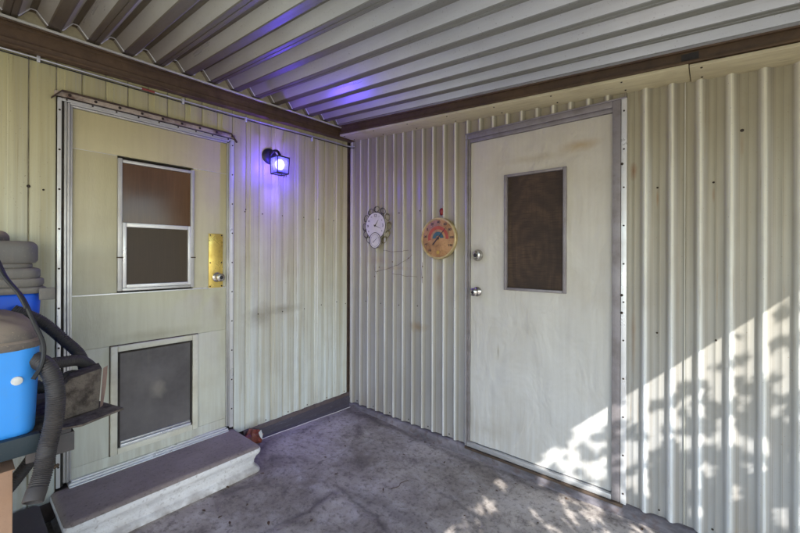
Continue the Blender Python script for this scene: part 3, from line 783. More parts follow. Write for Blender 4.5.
# ------------------------------------------------------------------ lantern
LY = -.765
LN = thing('wall_lantern', (0, LY, 2.0), 'small black wall lantern glowing blue-violet on the left wall', 'lamp')
MB().lathe((.004, LY - .015, 2.015), (1, 0, 0), [(0, .056), (.006, .056), (.014, .046), (.020, .020), (.021, 0)], 28).build('backplate', M['black'], LN, smooth=True, angle=40)
MB().tube(catmull([(.02, LY - .015, 2.02), (.055, LY - .012, 2.045), (.09, LY - .005, 2.04), (.112, LY, 2.012)], 6), .009, 8).build('arm', M['black'], LN, smooth=True)
cx, cy = .112, LY
c5, h = .050, .050
zt, zbt = 1.990, 1.880
m = MB()
T, B = .046, .042
for sx in (-1, 1):
    for sy in (-1, 1):
        m.tube([(cx + sx * B, cy + sy * B, zbt), (cx + sx * T, cy + sy * T, zt)], .0035, 6)
def loop(m, r, z, w=.0035):
    c = [(cx - r, cy - r, z), (cx + r, cy - r, z), (cx + r, cy + r, z), (cx - r, cy + r, z)]
    for i in range(4): m.tube([c[i], c[(i + 1) % 4]], w, 6)
loop(m, T, zt, .004); loop(m, B, zbt, .004)
m.tube([(cx - T, cy - T, zt), (cx, cy, zt + .018), (cx + T, cy + T, zt)], .003, 6).tube([(cx + T, cy - T, zt), (cx, cy, zt + .018), (cx - T, cy + T, zt)], .003, 6)
m.tube([(cx, cy, zt + .014), (cx, cy, zt + .034)], .004, 6)
m.lathe((cx, cy, zt + .004), (0, 0, 1), [(0, .040), (.004, .038), (.013, .012)], 16)  # cap disc added to hold back the light going up
CG = m.build('cage', M['black'], LN, smooth=True)
for (ax, ay) in ((1, 0), (-1, 0), (0, 1), (0, -1)):
    def P_(r, z, s):
        r -= .002
        return (cx + ax * r - ay * s * r * .94, cy + ay * r + ax * s * r * .94, z)
    MB().add([P_(B, zbt + .004, -1), P_(B, zbt + .004, 1), P_(T, zt - .004, 1), P_(T, zt - .004, -1)], [(0, 1, 2, 3)]).build('glass_pane', M['lglass'], LN)
MB().lathe((cx, cy, zbt + .004), (0, 0, 1), [(0, .02), (.02, .018), (.021, .0)], 16).build('socket', M['black'], LN, smooth=True, angle=40)
MB().lathe((cx, cy, zbt + .026), (0, 0, 1), [(0, .012), (.015, .026), (.040, .032), (.058, .027), (.072, .013), (.075, 0)], 20).build('bulb', M['bulb'], LN, smooth=True, angle=80)
for i in range(3): MB().tube([(cx + .03 - .02 * i, cy + .03 + .004 * i, zbt - .002), (cx + .032 - .02 * i, cy + .032, zbt - .02)], .002, 5).build('bottom_finial', M['black'], LN)
for (dz, e, dx) in ((-.01, 11, .0),):
    ld = bpy.data.lights.new('lantern_light', 'POINT'); ld.energy = 280; ld.color = (.15, .08, 1.0); ld.shadow_soft_size = .034
    lo = bpy.data.objects.new('lantern_light', ld); link(lo, LN); lo.location = Vector((cx, cy, 1.945)) - origin(LN)

# ------------------------------------------------------------------ text helper (built-in font turned to mesh)
def text(name, s, size, mat, parent, c, right, up, extr=.0006, thick=0):
    cu = bpy.data.curves.new(name, 'FONT'); cu.body = s; cu.size = size; cu.align_x = 'CENTER'; cu.align_y = 'CENTER'; cu.extrude = extr; cu.offset = thick
    tmp = bpy.data.objects.new(name, cu); COL.objects.link(tmp)
    dg = bpy.context.evaluated_depsgraph_get(); me = bpy.data.meshes.new_from_object(tmp.evaluated_get(dg))
    bpy.data.objects.remove(tmp)
    me.materials.clear(); me.materials.append(mat)
    o = bpy.data.objects.new(name, me); link(o, parent)
    right = Vector(right).normalized(); up = Vector(up).normalized(); nn = right.cross(up)
    mt = Matrix((right, up, nn)).transposed().to_4x4(); mt.translation = Vector(c) - origin(parent)
    o.matrix_local = mt
    return o
RX, UP = (1, 0, 0), (0, 0, 1)

# ------------------------------------------------------------------ clock
CK = thing('wall_clock', (.315, -.02, 1.4), 'oval clock with wire scroll border and a small lower dial, left of the thermometer', 'clock')
ccx, ccz, yw_ = .330, 1.553, -.036
def disc(cx, cz, rx, rz_, y, th, name, mat, parent, seg=40):
    m = MB(); vs = []
    for (r, d) in ((1, 0), (1, -th * .6), (.97, -th)):
        vs += [(cx + math.cos(2 * math.pi * i / seg) * rx * r, y + d, cz + math.sin(2 * math.pi * i / seg) * rz_ * r) for i in range(seg)]
    fs = [(k * seg + i, k * seg + (i + 1) % seg, (k + 1) * seg + (i + 1) % seg, (k + 1) * seg + i) for k in range(2) for i in range(seg)] + [tuple(range(seg)), tuple(2 * seg + i for i in range(seg))]
    return m.add(vs, fs).build(name, mat, parent, smooth=True, angle=30)
disc(ccx, ccz + .003, .107, .110, -.024, .014, 'clock_face', M['clockface'], CK)
def ellring(cx, cz, rx, rz_, y, r, name, mat, parent, seg=48, a0=0, a1=360):
    cl = (a1 - a0) == 360
    n = seg
    pts = [(cx + rx * math.cos(R(a0 + (a1 - a0) * i / (n if cl else n - 1))), y, cz + rz_ * math.sin(R(a0 + (a1 - a0) * i / (n if cl else n - 1)))) for i in range(n)]
    return MB().tube(pts, r, 6, closed=cl).build(name, mat, parent, smooth=True)
ellring(ccx, ccz + .003, .107, .110, -.034, .0028, 'face_rim', M['scroll'], CK)
# scroll loops round the face
m = MB(); mg = MB()
for i, a in enumerate((60, 90, 120, 150, 180, 207, 232, 308, 333, 0, 30)):
    ca, sa = math.cos(R(a)), math.sin(R(a))
    bx, bz = ccx + ca * .112, ccz + sa * .116
    tx, tz = -sa, ca
    pts = []
    w_, h_ = (.030, .046)
    for k in range(22):
        t = k / 21 * 1.45 * 2 * math.pi - math.pi / 2; rr = 1 - .55 * max(0, k / 21 - .5)
        pts.append((bx + tx * w_ * math.cos(t) * rr + ca * h_ * .5 * (1 + math.sin(t) * rr), -.022, bz + tz * w_ * math.cos(t) * rr + sa * h_ * .5 * (1 + math.sin(t) * rr)))
    (mg if a in (308, 333, 0, 30) else m).tube(pts, .0021, 6)
m.build('scroll_border', M['scroll'], CK, smooth=True); mg.build('tarnished_scroll', M['scrollg'], CK, smooth=True)
sd = disc(ccx + .004, 1.440, .060, .062, -.037, .008, 'small_dial', M['clockface'], CK, 32)
ellring(ccx + .004, 1.440, .060, .062, -.046, .0022, 'dial_rim', M['scroll'], sd)
ellring(ccx + .004, 1.440, .046, .048, -.0455, .0009, 'dial_scale', M['ink'], sd)
for t, a in (('12', 90), ('3', 0), ('9', 180)):
    text('numeral', t, .034, M['ink'], CK, (ccx + .082 * math.cos(R(a)), -.0390, ccz + .003 + .083 * math.sin(R(a))), RX, UP)
for a in (30, 60, 120, 150, 210, 330):
    text('numeral', str({30: 2, 60: 1, 120: 11, 150: 10, 210: 8, 330: 4}[a]), .018, M['ink'], CK, (ccx + .084 * math.cos(R(a)), -.0390, ccz + .003 + .085 * math.sin(R(a))), RX, UP)
def hand(cx, cz, y, a, L, w, name, mat, parent, tail=.2):
    ca, sa = math.cos(R(a)), math.sin(R(a))
    return MB().add([(cx - ca * L * tail - sa * w, y, cz - sa * L * tail + ca * w), (cx - ca * L * tail + sa * w, y, cz - sa * L * tail - ca * w), (cx + ca * L + sa * w * .3, y, cz + sa * L - ca * w * .3), (cx + ca * L - sa * w * .3, y, cz + sa * L + ca * w * .3)], [(0, 1, 2, 3)]).build(name, mat, parent)
hand(ccx, ccz + .006, -.041, 50, .058, .0042, 'hour_hand', M['ink'], CK); hand(ccx, ccz + .006, -.0425, -22, .070, .003, 'minute_hand', M['ink'], CK)
hand(ccx + .004, 1.440, -.0465, 38, .036, .003, 'dial_needle', M['ink'], CK, .8)
MB().lathe((ccx, -.039, ccz + .006), (0, -1, 0), [(0, .007), (.006, .006), (.007, 0)], 12).build('spindle', M['ink'], CK)

# ------------------------------------------------------------------ thermometer
TH = thing('dial_thermometer', (.938, -.02, 1.29), 'round tan dial thermometer with red arc, beside the storage door', 'thermometer')
tx, tz, tr = .938, 1.440, .146
rim = MB().lathe((tx, -.020, tz), (0, -1, 0), [(0, tr), (.022, tr), (.026, tr - .003), (.026, tr - .010), (.020, tr - .012)], 56, caps=True).build('rim', M['dialrim'], TH, smooth=True, angle=30)
disc(tx, tz, tr - .0125, tr - .0125, -.036, .005, 'dial', M['dial'], TH, 56)
def arc(r0, r1, a0, a1, y, name, mat, n=40):
    vs = []
    for i in range(n + 1):
        a = R(a0 + (a1 - a0) * i / n)
        vs += [(tx + r0 * math.cos(a), y, tz + r0 * math.sin(a)), (tx + r1 * math.cos(a), y, tz + r1 * math.sin(a))]
    return MB().add(vs, [(2 * i, 2 * i + 1, 2 * i + 3, 2 * i + 2) for i in range(n)]).build(name, mat, TH)
arc(.062, .086, -5, 190, -.0418, 'red_arc', M['dialred'])
arc(.018, .046, 2, 182, -.0420, 'teal_fan', M['dialblue'])
# scale around: -60 at the lower left to 120 at the lower right, 40 on top
for i, t in enumerate(('-60', '-40', '-20', '0', '20', '40', '60', '80', '100', '120')):
    a = 230 - 28.5 * i
    text('numeral', t, .026 if len(t) < 3 else .021, M['ink'], TH, (tx + .112 * math.cos(R(a)), -.0416, tz + .112 * math.sin(R(a))), RX, UP, thick=.0005)
m = MB()
for i in range(46):
    a = R(230 - 28.5 * 9 * i / 45); L = .006 if i % 5 else .010
    ca, sa = math.cos(a), math.sin(a); w = .0008
    m.add([(tx + ca * .091 - sa * w, -.0421, tz + sa * .091 + ca * w), (tx + ca * .091 + sa * w, -.0421, tz + sa * .091 - ca * w), (tx + ca * (.091 + L) + sa * w, -.0421, tz + sa * (.091 + L) - ca * w), (tx + ca * (.091 + L) - sa * w, -.0421, tz + sa * (.091 + L) + ca * w)], [(0, 1, 2, 3)])
m.build('tick_marks', M['ink'], TH)
# sun-like emblem at the bottom of the dial
m = MB(); c = (tx, -.0419, tz - .098)
pts = [(c[0] + (.018 if i % 2 else .009) * math.cos(i * math.pi / 8), c[1], c[2] + (.018 if i % 2 else .009) * math.sin(i * math.pi / 8)) for i in range(16)]
m.add(pts + [c], [(i, (i + 1) % 16, 16) for i in range(16)]); m.build('sun_emblem', M['dialyel'], TH)
hand(tx, tz, -.047, 47, .098, .0055, 'needle', M['ink'], TH, .62)
MB().lathe((tx, -.042, tz), (0, -1, 0), [(0, .009), (.008, .008), (.009, 0)], 16).build('hub', M['ink'], TH)

# dried tendrils clinging to the ribs
VN = thing('dried_tendrils', (.55, -.01, 1.2), 'thin dry brown vine tendrils clinging to the ribs between clock and thermometer', 'vine')
m = MB()
for pts in ([(.40, -.02, 1.36), (.52, -.022, 1.35), (.66, -.02, 1.36)], [(.33, -.02, 1.19), (.45, -.022, 1.215), (.56, -.021, 1.25), (.66, -.022, 1.30), (.69, -.02, 1.33)],
            [(.50, -.02, 1.175), (.62, -.022, 1.168), (.74, -.02, 1.16)], [(.30, -.02, 1.24), (.31, -.022, 1.20), (.34, -.02, 1.17)], [(.79, -.02, 1.27), (.785, -.022, 1.19), (.79, -.02, 1.12)]):
    m.tube([p + Vector((0, .002 * noise.noise(p * 40), .006 * noise.noise(p * 25))) for p in catmull(pts, 8)], .0012, 5)
m.build('stems', M['deadleaf'], VN)
for p in ((.335, -.02, 1.19), (.36, -.02, 1.225), (.50, -.02, 1.27), (.79, -.02, 1.24), (.788, -.02, 1.16), (.31, -.02, 1.15), (.66, -.02, 1.30)):
    MB().lathe(p, (0, -1, 0), [(0, .005), (.003, .004), (.004, 0)], 7).build('dry_bud', M['deadleaf'], VN)

# red blob above the thermometer
o = MB().lathe((.948, -.004, 1.630), (0, -1, 0), [(0, .016), (.008, .018), (.016, .013), (.020, .004), (.0205, 0)], 14).build('red_wax_knob', M['red'], None, smooth=True, angle=80)
for v in o.data.vertices: v.co.z = 1.630 + (v.co.z - 1.630) * (1.35 if v.co.z > 1.63 else 1.6) ; v.co.x += .004 * noise.noise(v.co * 60)
tag(o, 'small dark red knob fixed on the corrugated wall just above the thermometer', 'knob')

# ------------------------------------------------------------------ concrete step
ST = thing('concrete_step', (.17, -1.45, 0), 'precast concrete step with grey tread and whitewashed moulded face below the entry door', 'step')
ya, yb = -1.915, -1.025
def tread_ring(ins, z, r=.03, fy=0):
    """rounded rectangle outline: x from wall 0.004 to front"""
    xf, y0_, y1_ = .352 - ins, ya + ins, yb - ins
    out = [(.008, y0_, z)]
    for cxx, cyy, a0 in ((xf - r, y0_ + r, -90), (xf - r, y1_ - r, 0)):
        for k in range(7): a = R(a0 + 15 * k); out.append((cxx + r * math.cos(a), cyy + r * math.sin(a), z))
    out.append((.008, y1_, z)); return out
def shell(levels, name, mat, parent, cap_top=True):
    m = MB(); rings = [tread_ring(*l) for l in levels]; n = len(rings[0]); vs = sum(rings, [])
    N_ = 1
    fs = [(k * n + i, k * n + (i + 1) % n, (k + 1) * n + (i + 1) % n, (k + 1) * n + i) for k in range(len(rings) - 1) for i in range(n)]
    if cap_top: fs.append(tuple((len(rings) - 1) * n + i for i in range(n)))
    fs.append(tuple(range(n))[::-1])
    return m.add(vs, fs).build(name, mat, parent, smooth=True, angle=40)
shell([(.010, -.06), (.004, -.02), (.002, .048), (.006, .058), (.016, .064), (.024, .070), (.026, .080), (.026, .098), (.024, .108), (.020, .116), (.018, .122), (.016, .130), (.006, .140), (.001, .150), (0, .162), (.003, .174)], 'moulded_face', M['step_face'], ST, False)
shell([(.0035, .1745), (.010, .182), (.022, .187), (.032, .188)], 'tread', M['step_top'], ST)

# crumpled reddish plastic by the step
m = MB(); seg = 14
vs = []; 
random.seed(4)
for i in range(9):
    for j in range(seg):
        ph = math.pi * i / 8; th = 2 * math.pi * j / seg
        d = Vector((math.sin(ph) * math.cos(th), math.sin(ph) * math.sin(th), math.cos(ph)))
        rr = 1 + .55 * noise.noise(d * 2.3 + Vector((4, 1, 0))) + .25 * noise.noise(d * 6)
        vs.append((.045 + d.x * .035 * rr, -.915 + d.y * .062 * rr, .095 + d.z * .055 * rr))
m.add(vs, [(i * seg + j, i * seg + (j + 1) % seg, (i + 1) * seg + (j + 1) % seg, (i + 1) * seg + j) for i in range(8) for j in range(seg)])
o = m.build('crumpled_wrapper', M['ragred']); tag(o, 'crumpled rust-red plastic wrapper in the gap between step and sill board', 'wrapper')
o2 = MB().add([(.088, -.902, .135), (.092, -.885, .150), (.090, -.872, .112), (.095, -.880, .085), (.094, -.893, .105)], [(0, 1, 2, 3, 4)]).build('pale_highlight', M['white'], o)  # white patch painting a highlight on the wrapper

# ------------------------------------------------------------------ table with the vacuum and clutter, left foreground
TB = thing('work_table', (.7, -2.3, 0), 'dusty dark work table with painted blue reflection on its edging, holding the blue tubs at left', 'table')
MB().box(.02, .735, -3.1, -1.950, .715, .738).build('tabletop', M['tablegrey'], TB, bevel=.004)
MB().box(.715, .732, -2.06, -1.942, .650, .714).box(.05, .7145, -1.956, -1.942, .650, .714).build('apron', M['tablegrey'], TB, bevel=.002)
MB().box(.736, .765, -3.1, -2.030, .690, .750).build('edging', M['teal'], TB, bevel=.006)
for x in (.10, .60):
    for y in (-2.65, -3.0): MB().box(x - .02, x + .02, y - .02, y + .02, floor_z(x, y) - .002, .715).build('leg', M['tablegrey'], TB, bevel=.003)
# dark sheet lying on the table, corner pointing out
o = MB().add([(.40, -2.2, .7395), (.74, -2.05, .7395), (.78, -1.93, .7395), (.72, -1.80, .7395), (.36, -1.90, .7395), (.40, -2.2, .746), (.74, -2.05, .746), (.78, -1.93, .746), (.72, -1.80, .746), (.36, -1.90, .746)],
             [(0, 1, 2, 3, 4), (9, 8, 7, 6, 5), (0, 5, 6, 1), (1, 6, 7, 2), (2, 7, 8, 3), (3, 8, 9, 4), (4, 9, 5, 0)]).build('scrap_board', M['blockd'], None)
tag(o, 'thin dark board whose pointed corner juts past the table toward the pet door', 'board')
# grimy block
BK = thing('grimy_block', (.62, -1.92, .748), 'grimy dark block with a bare pinkish edge standing on the thin board', 'block')
def quadprism(pts, dz): pass
a = Vector((.66, -1.985, .748)); b = Vector((.66, -1.868, .748)); top = .905
f = [(.700, -1.985, .748), (.660, -1.862, .748), (.648, -1.850, .892), (.692, -1.945, .885), (.700, -1.99, .84)]
bk = [(p[0] - .10, p[1] + .01, p[2]) for p in f]
n = 5
MB().add(f + bk, [tuple(range(5)), tuple(range(9, 4, -1))] + [(i, (i + 1) % 5, 5 + (i + 1) % 5, 5 + i) for i in range(5)]).build('block_body', M['blockd'], BK, bevel=.003)
MB().add([(.6615, -1.859, .749), (.6495, -1.847, .892), (.630, -1.829, .894), (.632, -1.834, .82), (.642, -1.846, .749)], [(0, 1, 2, 3, 4)]).build('bare_edge', M['blockp'], BK)

# deep blue tub with layered grey lid (further back)
VT = thing('lidded_tub', (.15, -2.2, .738), 'deep blue tub under a tall domed grey lid with handle, farther back on the table', 'tub')
def rbox(m, x0, x1, y0, y1, z0, z1, r, taper=0, mi=0, n=6, dome=0):
    rings = []
    def outline(ins, z):
        o_ = []
        for (cxx, cyy, a0) in ((x1 - r, y1 - r, 0), (x0 + r, y1 - r, 90), (x0 + r, y0 + r, 180), (x1 - r, y0 + r, 270)):
            for k in range(n + 1):
                a = R(a0 + 90 * k / n); o_.append((cxx + (r - ins) * math.cos(a), cyy + (r - ins) * math.sin(a), z))
        return o_
    b = min(.012, (z1 - z0) * .3)
    lv = [(taper + b * .7, z0), (taper, z0 + b), (0, z1 - b), (b * .3, z1 - b * .3), (b, z1)]
    if dome: lv = [(b * .7, z0), (0, z0 + b)] + [(dome * (1 - math.cos(R(90 * k / 5))), z1 - dome + dome * math.sin(R(90 * k / 5))) for k in range(6)]
    for ins, z in lv: rings += outline(ins, z)
    c = 4 * (n + 1)
    fs = [(k * c + i, k * c + (i + 1) % c, (k + 1) * c + (i + 1) % c, (k + 1) * c + i) for k in range(len(lv) - 1) for i in range(c)]
    fs += [tuple(range(c))[::-1], tuple((len(lv) - 1) * c + i for i in range(c))]
    m.add(rings, fs, mi)
rb = MB(); rbox(rb, .05, .27, -2.48, -1.972, .7385, 1.160, .04, .02); rb.build('tub_body', M['blue'], VT, smooth=True, angle=45)
rb = MB(); rbox(rb, .035, .285, -2.495, -1.955, 1.158, 1.184, .045); rb.build('rim', M['greylid'], VT, smooth=True, angle=45)
rb = MB(); rbox(rb, .04, .28, -2.48, -1.962, 1.185, 1.220, .05, dome=.008); rbox(rb, .045, .275, -2.475, -1.972, 1.216, 1.262, .05, dome=.014); rb.build('lower_lid', M['greylid'], VT, smooth=True, angle=45)
rb = MB(); rbox(rb, .06, .26, -2.47, -1.995, 1.258, 1.284, .05, -.0); rb.build('lid_neck', M['greylid'], VT, smooth=True, angle=45)
rb = MB(); rbox(rb, .04, .28, -2.48, -1.980, 1.282, 1.372, .055, dome=.028); rb.build('lid_dome', M['greylid'], VT, smooth=True, angle=50)
rb = MB(); rbox(rb, .10, .22, -2.36, -2.060, 1.362, 1.415, .05, dome=.03); rb.build('handle', M['dusty'], VT, smooth=True, angle=50)
MB().box(.286, .300, -1.985, -1.935, 1.130, 1.180).build('latch', M['greylid'], VT, bevel=.006)
MB().box(.268, .272, -2.10, -2.01, 1.198, 1.206).build('lid_slot', M['black'], VT)
# bright blue tub, in front
FT = thing('vacuum_tank', (.525, -2.3, .742), 'bright blue rounded tank with dusty dark top, foremost on the table', 'tank')
m = MB(); seg = 44; cx_, cy_ = .525, -2.335
c_n = 11; rings = []
for z, ins in ((.742, .022), (.748, .014), (.762, .010), (.90, .004), (1.015, .0), (1.022, .0)):
    r_ = .055
    for (qx, qy, a0) in ((cx_ + .228 - r_, cy_ + .309 - r_, 0), (cx_ - .228 + r_, cy_ + .309 - r_, 90), (cx_ - .228 + r_, cy_ - .309 + r_, 180), (cx_ + .228 - r_, cy_ - .309 + r_, 270)):
        for k in range(c_n):
            a_ = R(a0 + 90 * k / (c_n - 1)); rings.append((qx + (r_ - ins) * math.cos(a_), qy + (r_ - ins) * math.sin(a_), z))
c_ = 4 * c_n
m.add(rings, [(k * c_ + i, k * c_ + (i + 1) % c_, (k + 1) * c_ + (i + 1) % c_, (k + 1) * c_ + i) for k in range(5) for i in range(c_)] + [tuple(range(c_))[::-1]])
m.build('tank_body', M['blue2'], FT, smooth=True, angle=50)
m = MB(); vs = []
lv = [(1.018, 1.02, 0), (1.022, 1.035, 0), (1.040, 1.035, 0), (1.046, 1.0, 0), (1.066, .99, .3), (1.092, .95, .6), (1.112, .82, 1), (1.128, .55, 1), (1.135, .2, 1), (1.136, .01, 1)]
for z, s, wb in lv:
    for i in range(seg):
        a = 2 * math.pi * i / seg; c_, s_ = math.cos(a), math.sin(a); e = .28
        w = 1 + .05 * wb * noise.noise(Vector((c_ * 2, s_ * 2, z * 8)))
        vs.append((cx_ + .232 * s * w * math.copysign(abs(c_) ** e, c_), cy_ + .309 * s * w * math.copysign(abs(s_) ** e, s_), z + .012 * wb * noise.noise(Vector((c_ * 2.5 * s, s_ * 2.5 * s, 3)))))
m.add(vs, [(k * seg + i, k * seg + (i + 1) % seg, (k + 1) * seg + (i + 1) % seg, (k + 1) * seg + i) for k in range(len(lv) - 1) for i in range(seg)] + [tuple((len(lv) - 1) * seg + i for i in range(seg))])
m.build('dusty_top', M['dusty'], FT, smooth=True, angle=50)
bt = MB().lathe((.749, -2.082, .925), (1, .0, 0), [(0, .014), (.006, .013), (.008, .008), (.0085, 0)], 18).build('drain_button', M['white'], FT, smooth=True, angle=40)

# hoses
def hose(name, pts, r, label, mouth=False, pitch=.0065):
    P_ = catmull(pts, 14)
    # resample evenly
    L = [0]
    for i in range(1, len(P_)): L.append(L[-1] + (P_[i] - P_[i - 1]).length)
    n = int(L[-1] / (pitch / 4)); out = []; rr = []; k = 0
    for i in range(n + 1):
        d = L[-1] * i / n
        while k < len(L) - 2 and L[k + 1] < d: k += 1
        t = (d - L[k]) / max(1e-9, L[k + 1] - L[k]); out.append(P_[k].lerp(P_[k + 1], t))
        rr.append(r * (1 + .06 * math.sin(2 * math.pi * d / pitch)))
    t = thing(name, tuple(out[0]), label, 'hose')
    m = MB()
    if mouth:
        m.tube(out, rr, 20, caps=False).tube(out[-14:], [r * .86] * 14, 20, caps=False)
        e = out[-1]; ax = (out[-1] - out[-3]).normalized()
    else: m.tube(out, rr, 18)
    m.build('ribbed_tube', M['hose'], t, smooth=True, angle=80)
    if mouth:
        MB().lathe(e - ax * .035, ax, [(0, r * 1.02), (.002, r * 1.06), (.034, r * 1.06), (.036, r * 1.02), (.0365, r * .86), (.004, r * .84)], 24, caps=False).build('cuff', M['hose'], t, smooth=True, angle=40)
        MB().lathe(e - ax * .03, ax, [(0, r * .85), (.001, r * .84)], 24).build('dark_bore', M['black'], t)
    return t
hose('vacuum_hose', [(.68, -2.06, .985), (.755, -2.020, .962), (.785, -2.000, .90), (.79, -2.000, .80), (.80, -2.018, .71), (.812, -2.030, .64), (.855, -2.056, .580)], .0240, 'thick dusty black hose hanging over the table edge with open mouth', True)
hose('vacuum_hose', [(.30, -2.06, 1.10), (.32, -1.985, 1.05), (.34, -1.92, .97), (.36, -1.865, .89), (.38, -1.85, .80), (.36, -1.86, .77)], .021, 'black hose slanting down behind the block from the grey-lidded tub')
hose('vacuum_hose', [(.70, -2.09, .93), (.66, -2.02, .940), (.62, -1.96, .932), (.57, -1.90, .915), (.53, -1.855, .86), (.52, -1.85, .775)], .019, 'short black hose bridging from the bright tank to behind the block')
hose('vacuum_hose', [(.60, -2.06, .86), (.60, -1.99, .85), (.59, -1.93, .87), (.55, -1.90, .84)], .020, 'stubby black hose tucked between the thick hose and the block')
hose('vacuum_hose', [(.42, -1.93, .60), (.42, -1.96, .66), (.415, -1.985, .60), (.41, -2.02, .53), (.40, -2.10, .42), (.37, -2.25, .25), (.3, -2.4, .06)], .021, 'ribbed black hose drooping underneath the table behind the cardboard box')
P_ = catmull([(.58, -2.25, 1.34), (.66, -2.15, 1.335), (.70, -2.125, 1.305), (.72, -2.105, 1.245), (.74, -2.07, 1.18), (.76, -2.045, 1.10), (.77, -2.025, 1.03), (.78, -2.03, .97), (.79, -2.05, .93)], 10)
o = MB().tube(P_, .0062, 8).tube([p + Vector((.002, -.006, .008)) for p in P_[:46]], .0055, 8).build('power_cord', M['cable'], None, smooth=True)
tag(o, 'black power cord looping down in front of the blue tub', 'cord')
P_ = catmull([(.60, -2.02, .64), (.62, -2.00, .60), (.64, -1.985, .575), (.66, -1.975, .585)], 8)
o = MB().tube(P_, .006, 8).build('short_cable', M['rust'], None, smooth=True); tag(o, 'short brown cable end dangling behind the hose mouth', 'cable')
# cardboard box under the table
BX = thing('cardboard_box', (.57, -2.3, 0), 'plain brown cardboard box standing upright under the table at the left edge', 'box')
MB().box(.42, .722, -2.55, -2.088, floor_z(.8, -2.2), .640).build('box_body', M['card'], BX, bevel=.004)
MB().box(.415, .727, -2.555, -2.083, .6405, .6440).build('box_lid', M['card'], BX, bevel=.001)
# dark things on the floor by the wall
CR = thing('plastic_crate', (.14, -2.06, 0), 'low dark plastic crate against the wall left of the step', 'crate')
m = MB(); rbox(m, .03, .34, -2.40, -1.96, -.04, .16, .03, .012); m.build('crate_body', M['cable'], CR, smooth=True, angle=40)
m = MB(); rbox(m, .022, .348, -2.408, -1.953, .150, .168, .03); m.build('crate_rim', M['hose'], CR, smooth=True, angle=40)
o = MB().lathe((.26, -1.942, -.045), (0, 0, 1), [(0, .024), (.01, .026), (.14, .026), (.15, .022), (.152, .0)], 18).build('rusty_can', M['rust'], None, smooth=True, angle=40)
tag(o, 'slim rusty brown can wedged between the dark crate and the step', 'can')

# ------------------------------------------------------------------ litter on the slab
random.seed(12)
spots = [(.50, -1.02), (.28, -1.28), (.30, -1.36), (.62, -1.35), (.18, -.55), (1.02, -.62), (1.55, -.45), (1.33, -.72), (1.20, -1.0), (.45, -1.40), (1.75, -.36), (.85, -.30), (.90, -1.08), (1.62, -.60), (.15, -.35), (.70, -.75), (1.10, -.20), (1.45, -.55)]
for k in range(22): spots.append((random.uniform(.25, 2.1), -random.uniform(.05, 1.5)))
for k in range(14): spots.append((random.uniform(.1, 2.2), -random.uniform(.045, .10)))
for i, (x, y) in enumerate(spots):
    z = floor_z(x, y) + .0035; L = random.uniform(.006, .016); w = L * random.uniform(.25, .5); a = random.uniform(0, 6.3)
    c_, s_ = math.cos(a), math.sin(a)
    q = [(-L, 0, 0), (-L * .3, w, .002), (L * .4, w * .8, .004), (L, 0, .001), (L * .3, -w, .003), (-L * .4, -w * .7, .001)]
    o = MB().add([(x + c_ * p[0] - s_ * p[1], y + s_ * p[0] + c_ * p[1], z + p[2]) for p in q], [(0, 1, 2, 3, 4, 5)]).build('dead_leaf', M['deadleaf'])
    tag(o, 'tiny dark dry leaf fragment lying on the stained concrete', 'leaf', 'dry leaf bits scattered on the slab')
P_ = catmull([(1.02, -.62, floor_z(1.02, -.62) + .003), (1.04, -.58, .006), (1.03, -.55, .006), (1.045, -.50, .005)], 5)
o = MB().tube(P_, .0016, 5).build('twig', M['deadleaf']); tag(o, 'thin curved dark twig lying mid-floor on the concrete', 'twig')

# ------------------------------------------------------------------ tree outside, throwing the dappled shade
SD = Vector((1, -.9, .95))          # toward the sun
TR = thing('shade_tree', (4.95, -2.35, -.16), 'leafy shade tree standing in the yard beyond the open side of the patio', 'tree')
random.seed(21)
tm = MB()
trunk = catmull([(4.95, -2.35, -.2), (4.9, -2.4, .7), (4.98, -2.35, 1.5), (4.92, -2.35, 2.0)], 5)
tm.tube(trunk, [.12 - .05 * i / (len(trunk) - 1) for i in range(len(trunk))], 12)
for i in range(11):
    a = i * 2.399; e = random.uniform(.1, 1.2); L = random.uniform(.6, 1.0)
    s0 = Vector((4.92, -2.35, 1.8 + .12 * (i % 3)))
    d = Vector((math.cos(a) * math.cos(e), math.sin(a) * math.cos(e), math.sin(e)))
    br_ = catmull([s0, s0 + d * L * .5 + Vector((0, 0, .06)), s0 + d * L], 5)
    tm.tube(br_, [.022 - .017 * k / (len(br_) - 1) for k in range(len(br_))], 7)
tm.build('trunk', M['bark'], TR, smooth=True, angle=60)
def line_z(u): return 1.183 + .945 * (u - 2.68)
holes = []      # gaps between the leaves: (u, v, half length, half width, angle)
def hole(u, sd, a, b, an): holes.append((u, line_z(u) - sd, a, b, an))
for i in range(140):
    u = random.uniform(1.62, 2.95); w0 = .06 + .05 * max(0, min(1, (u - 1.9) / .5))
    sd = w0 + abs(random.gauss(0, .19))
    if u < 1.78 and random.random() < .6: continue
    hole(u, sd, random.uniform(.022, .062), random.uniform(.014, .026), random.gauss(.75, .35))
for i in range(70):
    hole(random.uniform(1.75, 2.95), random.uniform(.3, 1.35), random.uniform(.02, .045), random.uniform(.018, .028), random.gauss(.9, .6))
for i in range(46):
    u = random.uniform(.95, 2.5); holes.append((u, random.uniform(-.62, -.05), random.uniform(.02, .05), random.uniform(.012, .024), random.gauss(.7, .5)))
for i in range(9):
    u = random.uniform(1.80, 2.06); hole(u, random.uniform(.05, .30), .085, .024, .85 + random.gauss(0, .1))
for i in range(6):
    u = random.uniform(1.95, 2.25); hole(u, random.uniform(.12, .38), .10, .03, .95)
H = [(u, v, a, b, math.cos(t), math.sin(t)) for (u, v, a, b, t) in holes]
DK = []         # single leaves and sprigs standing inside the bright band
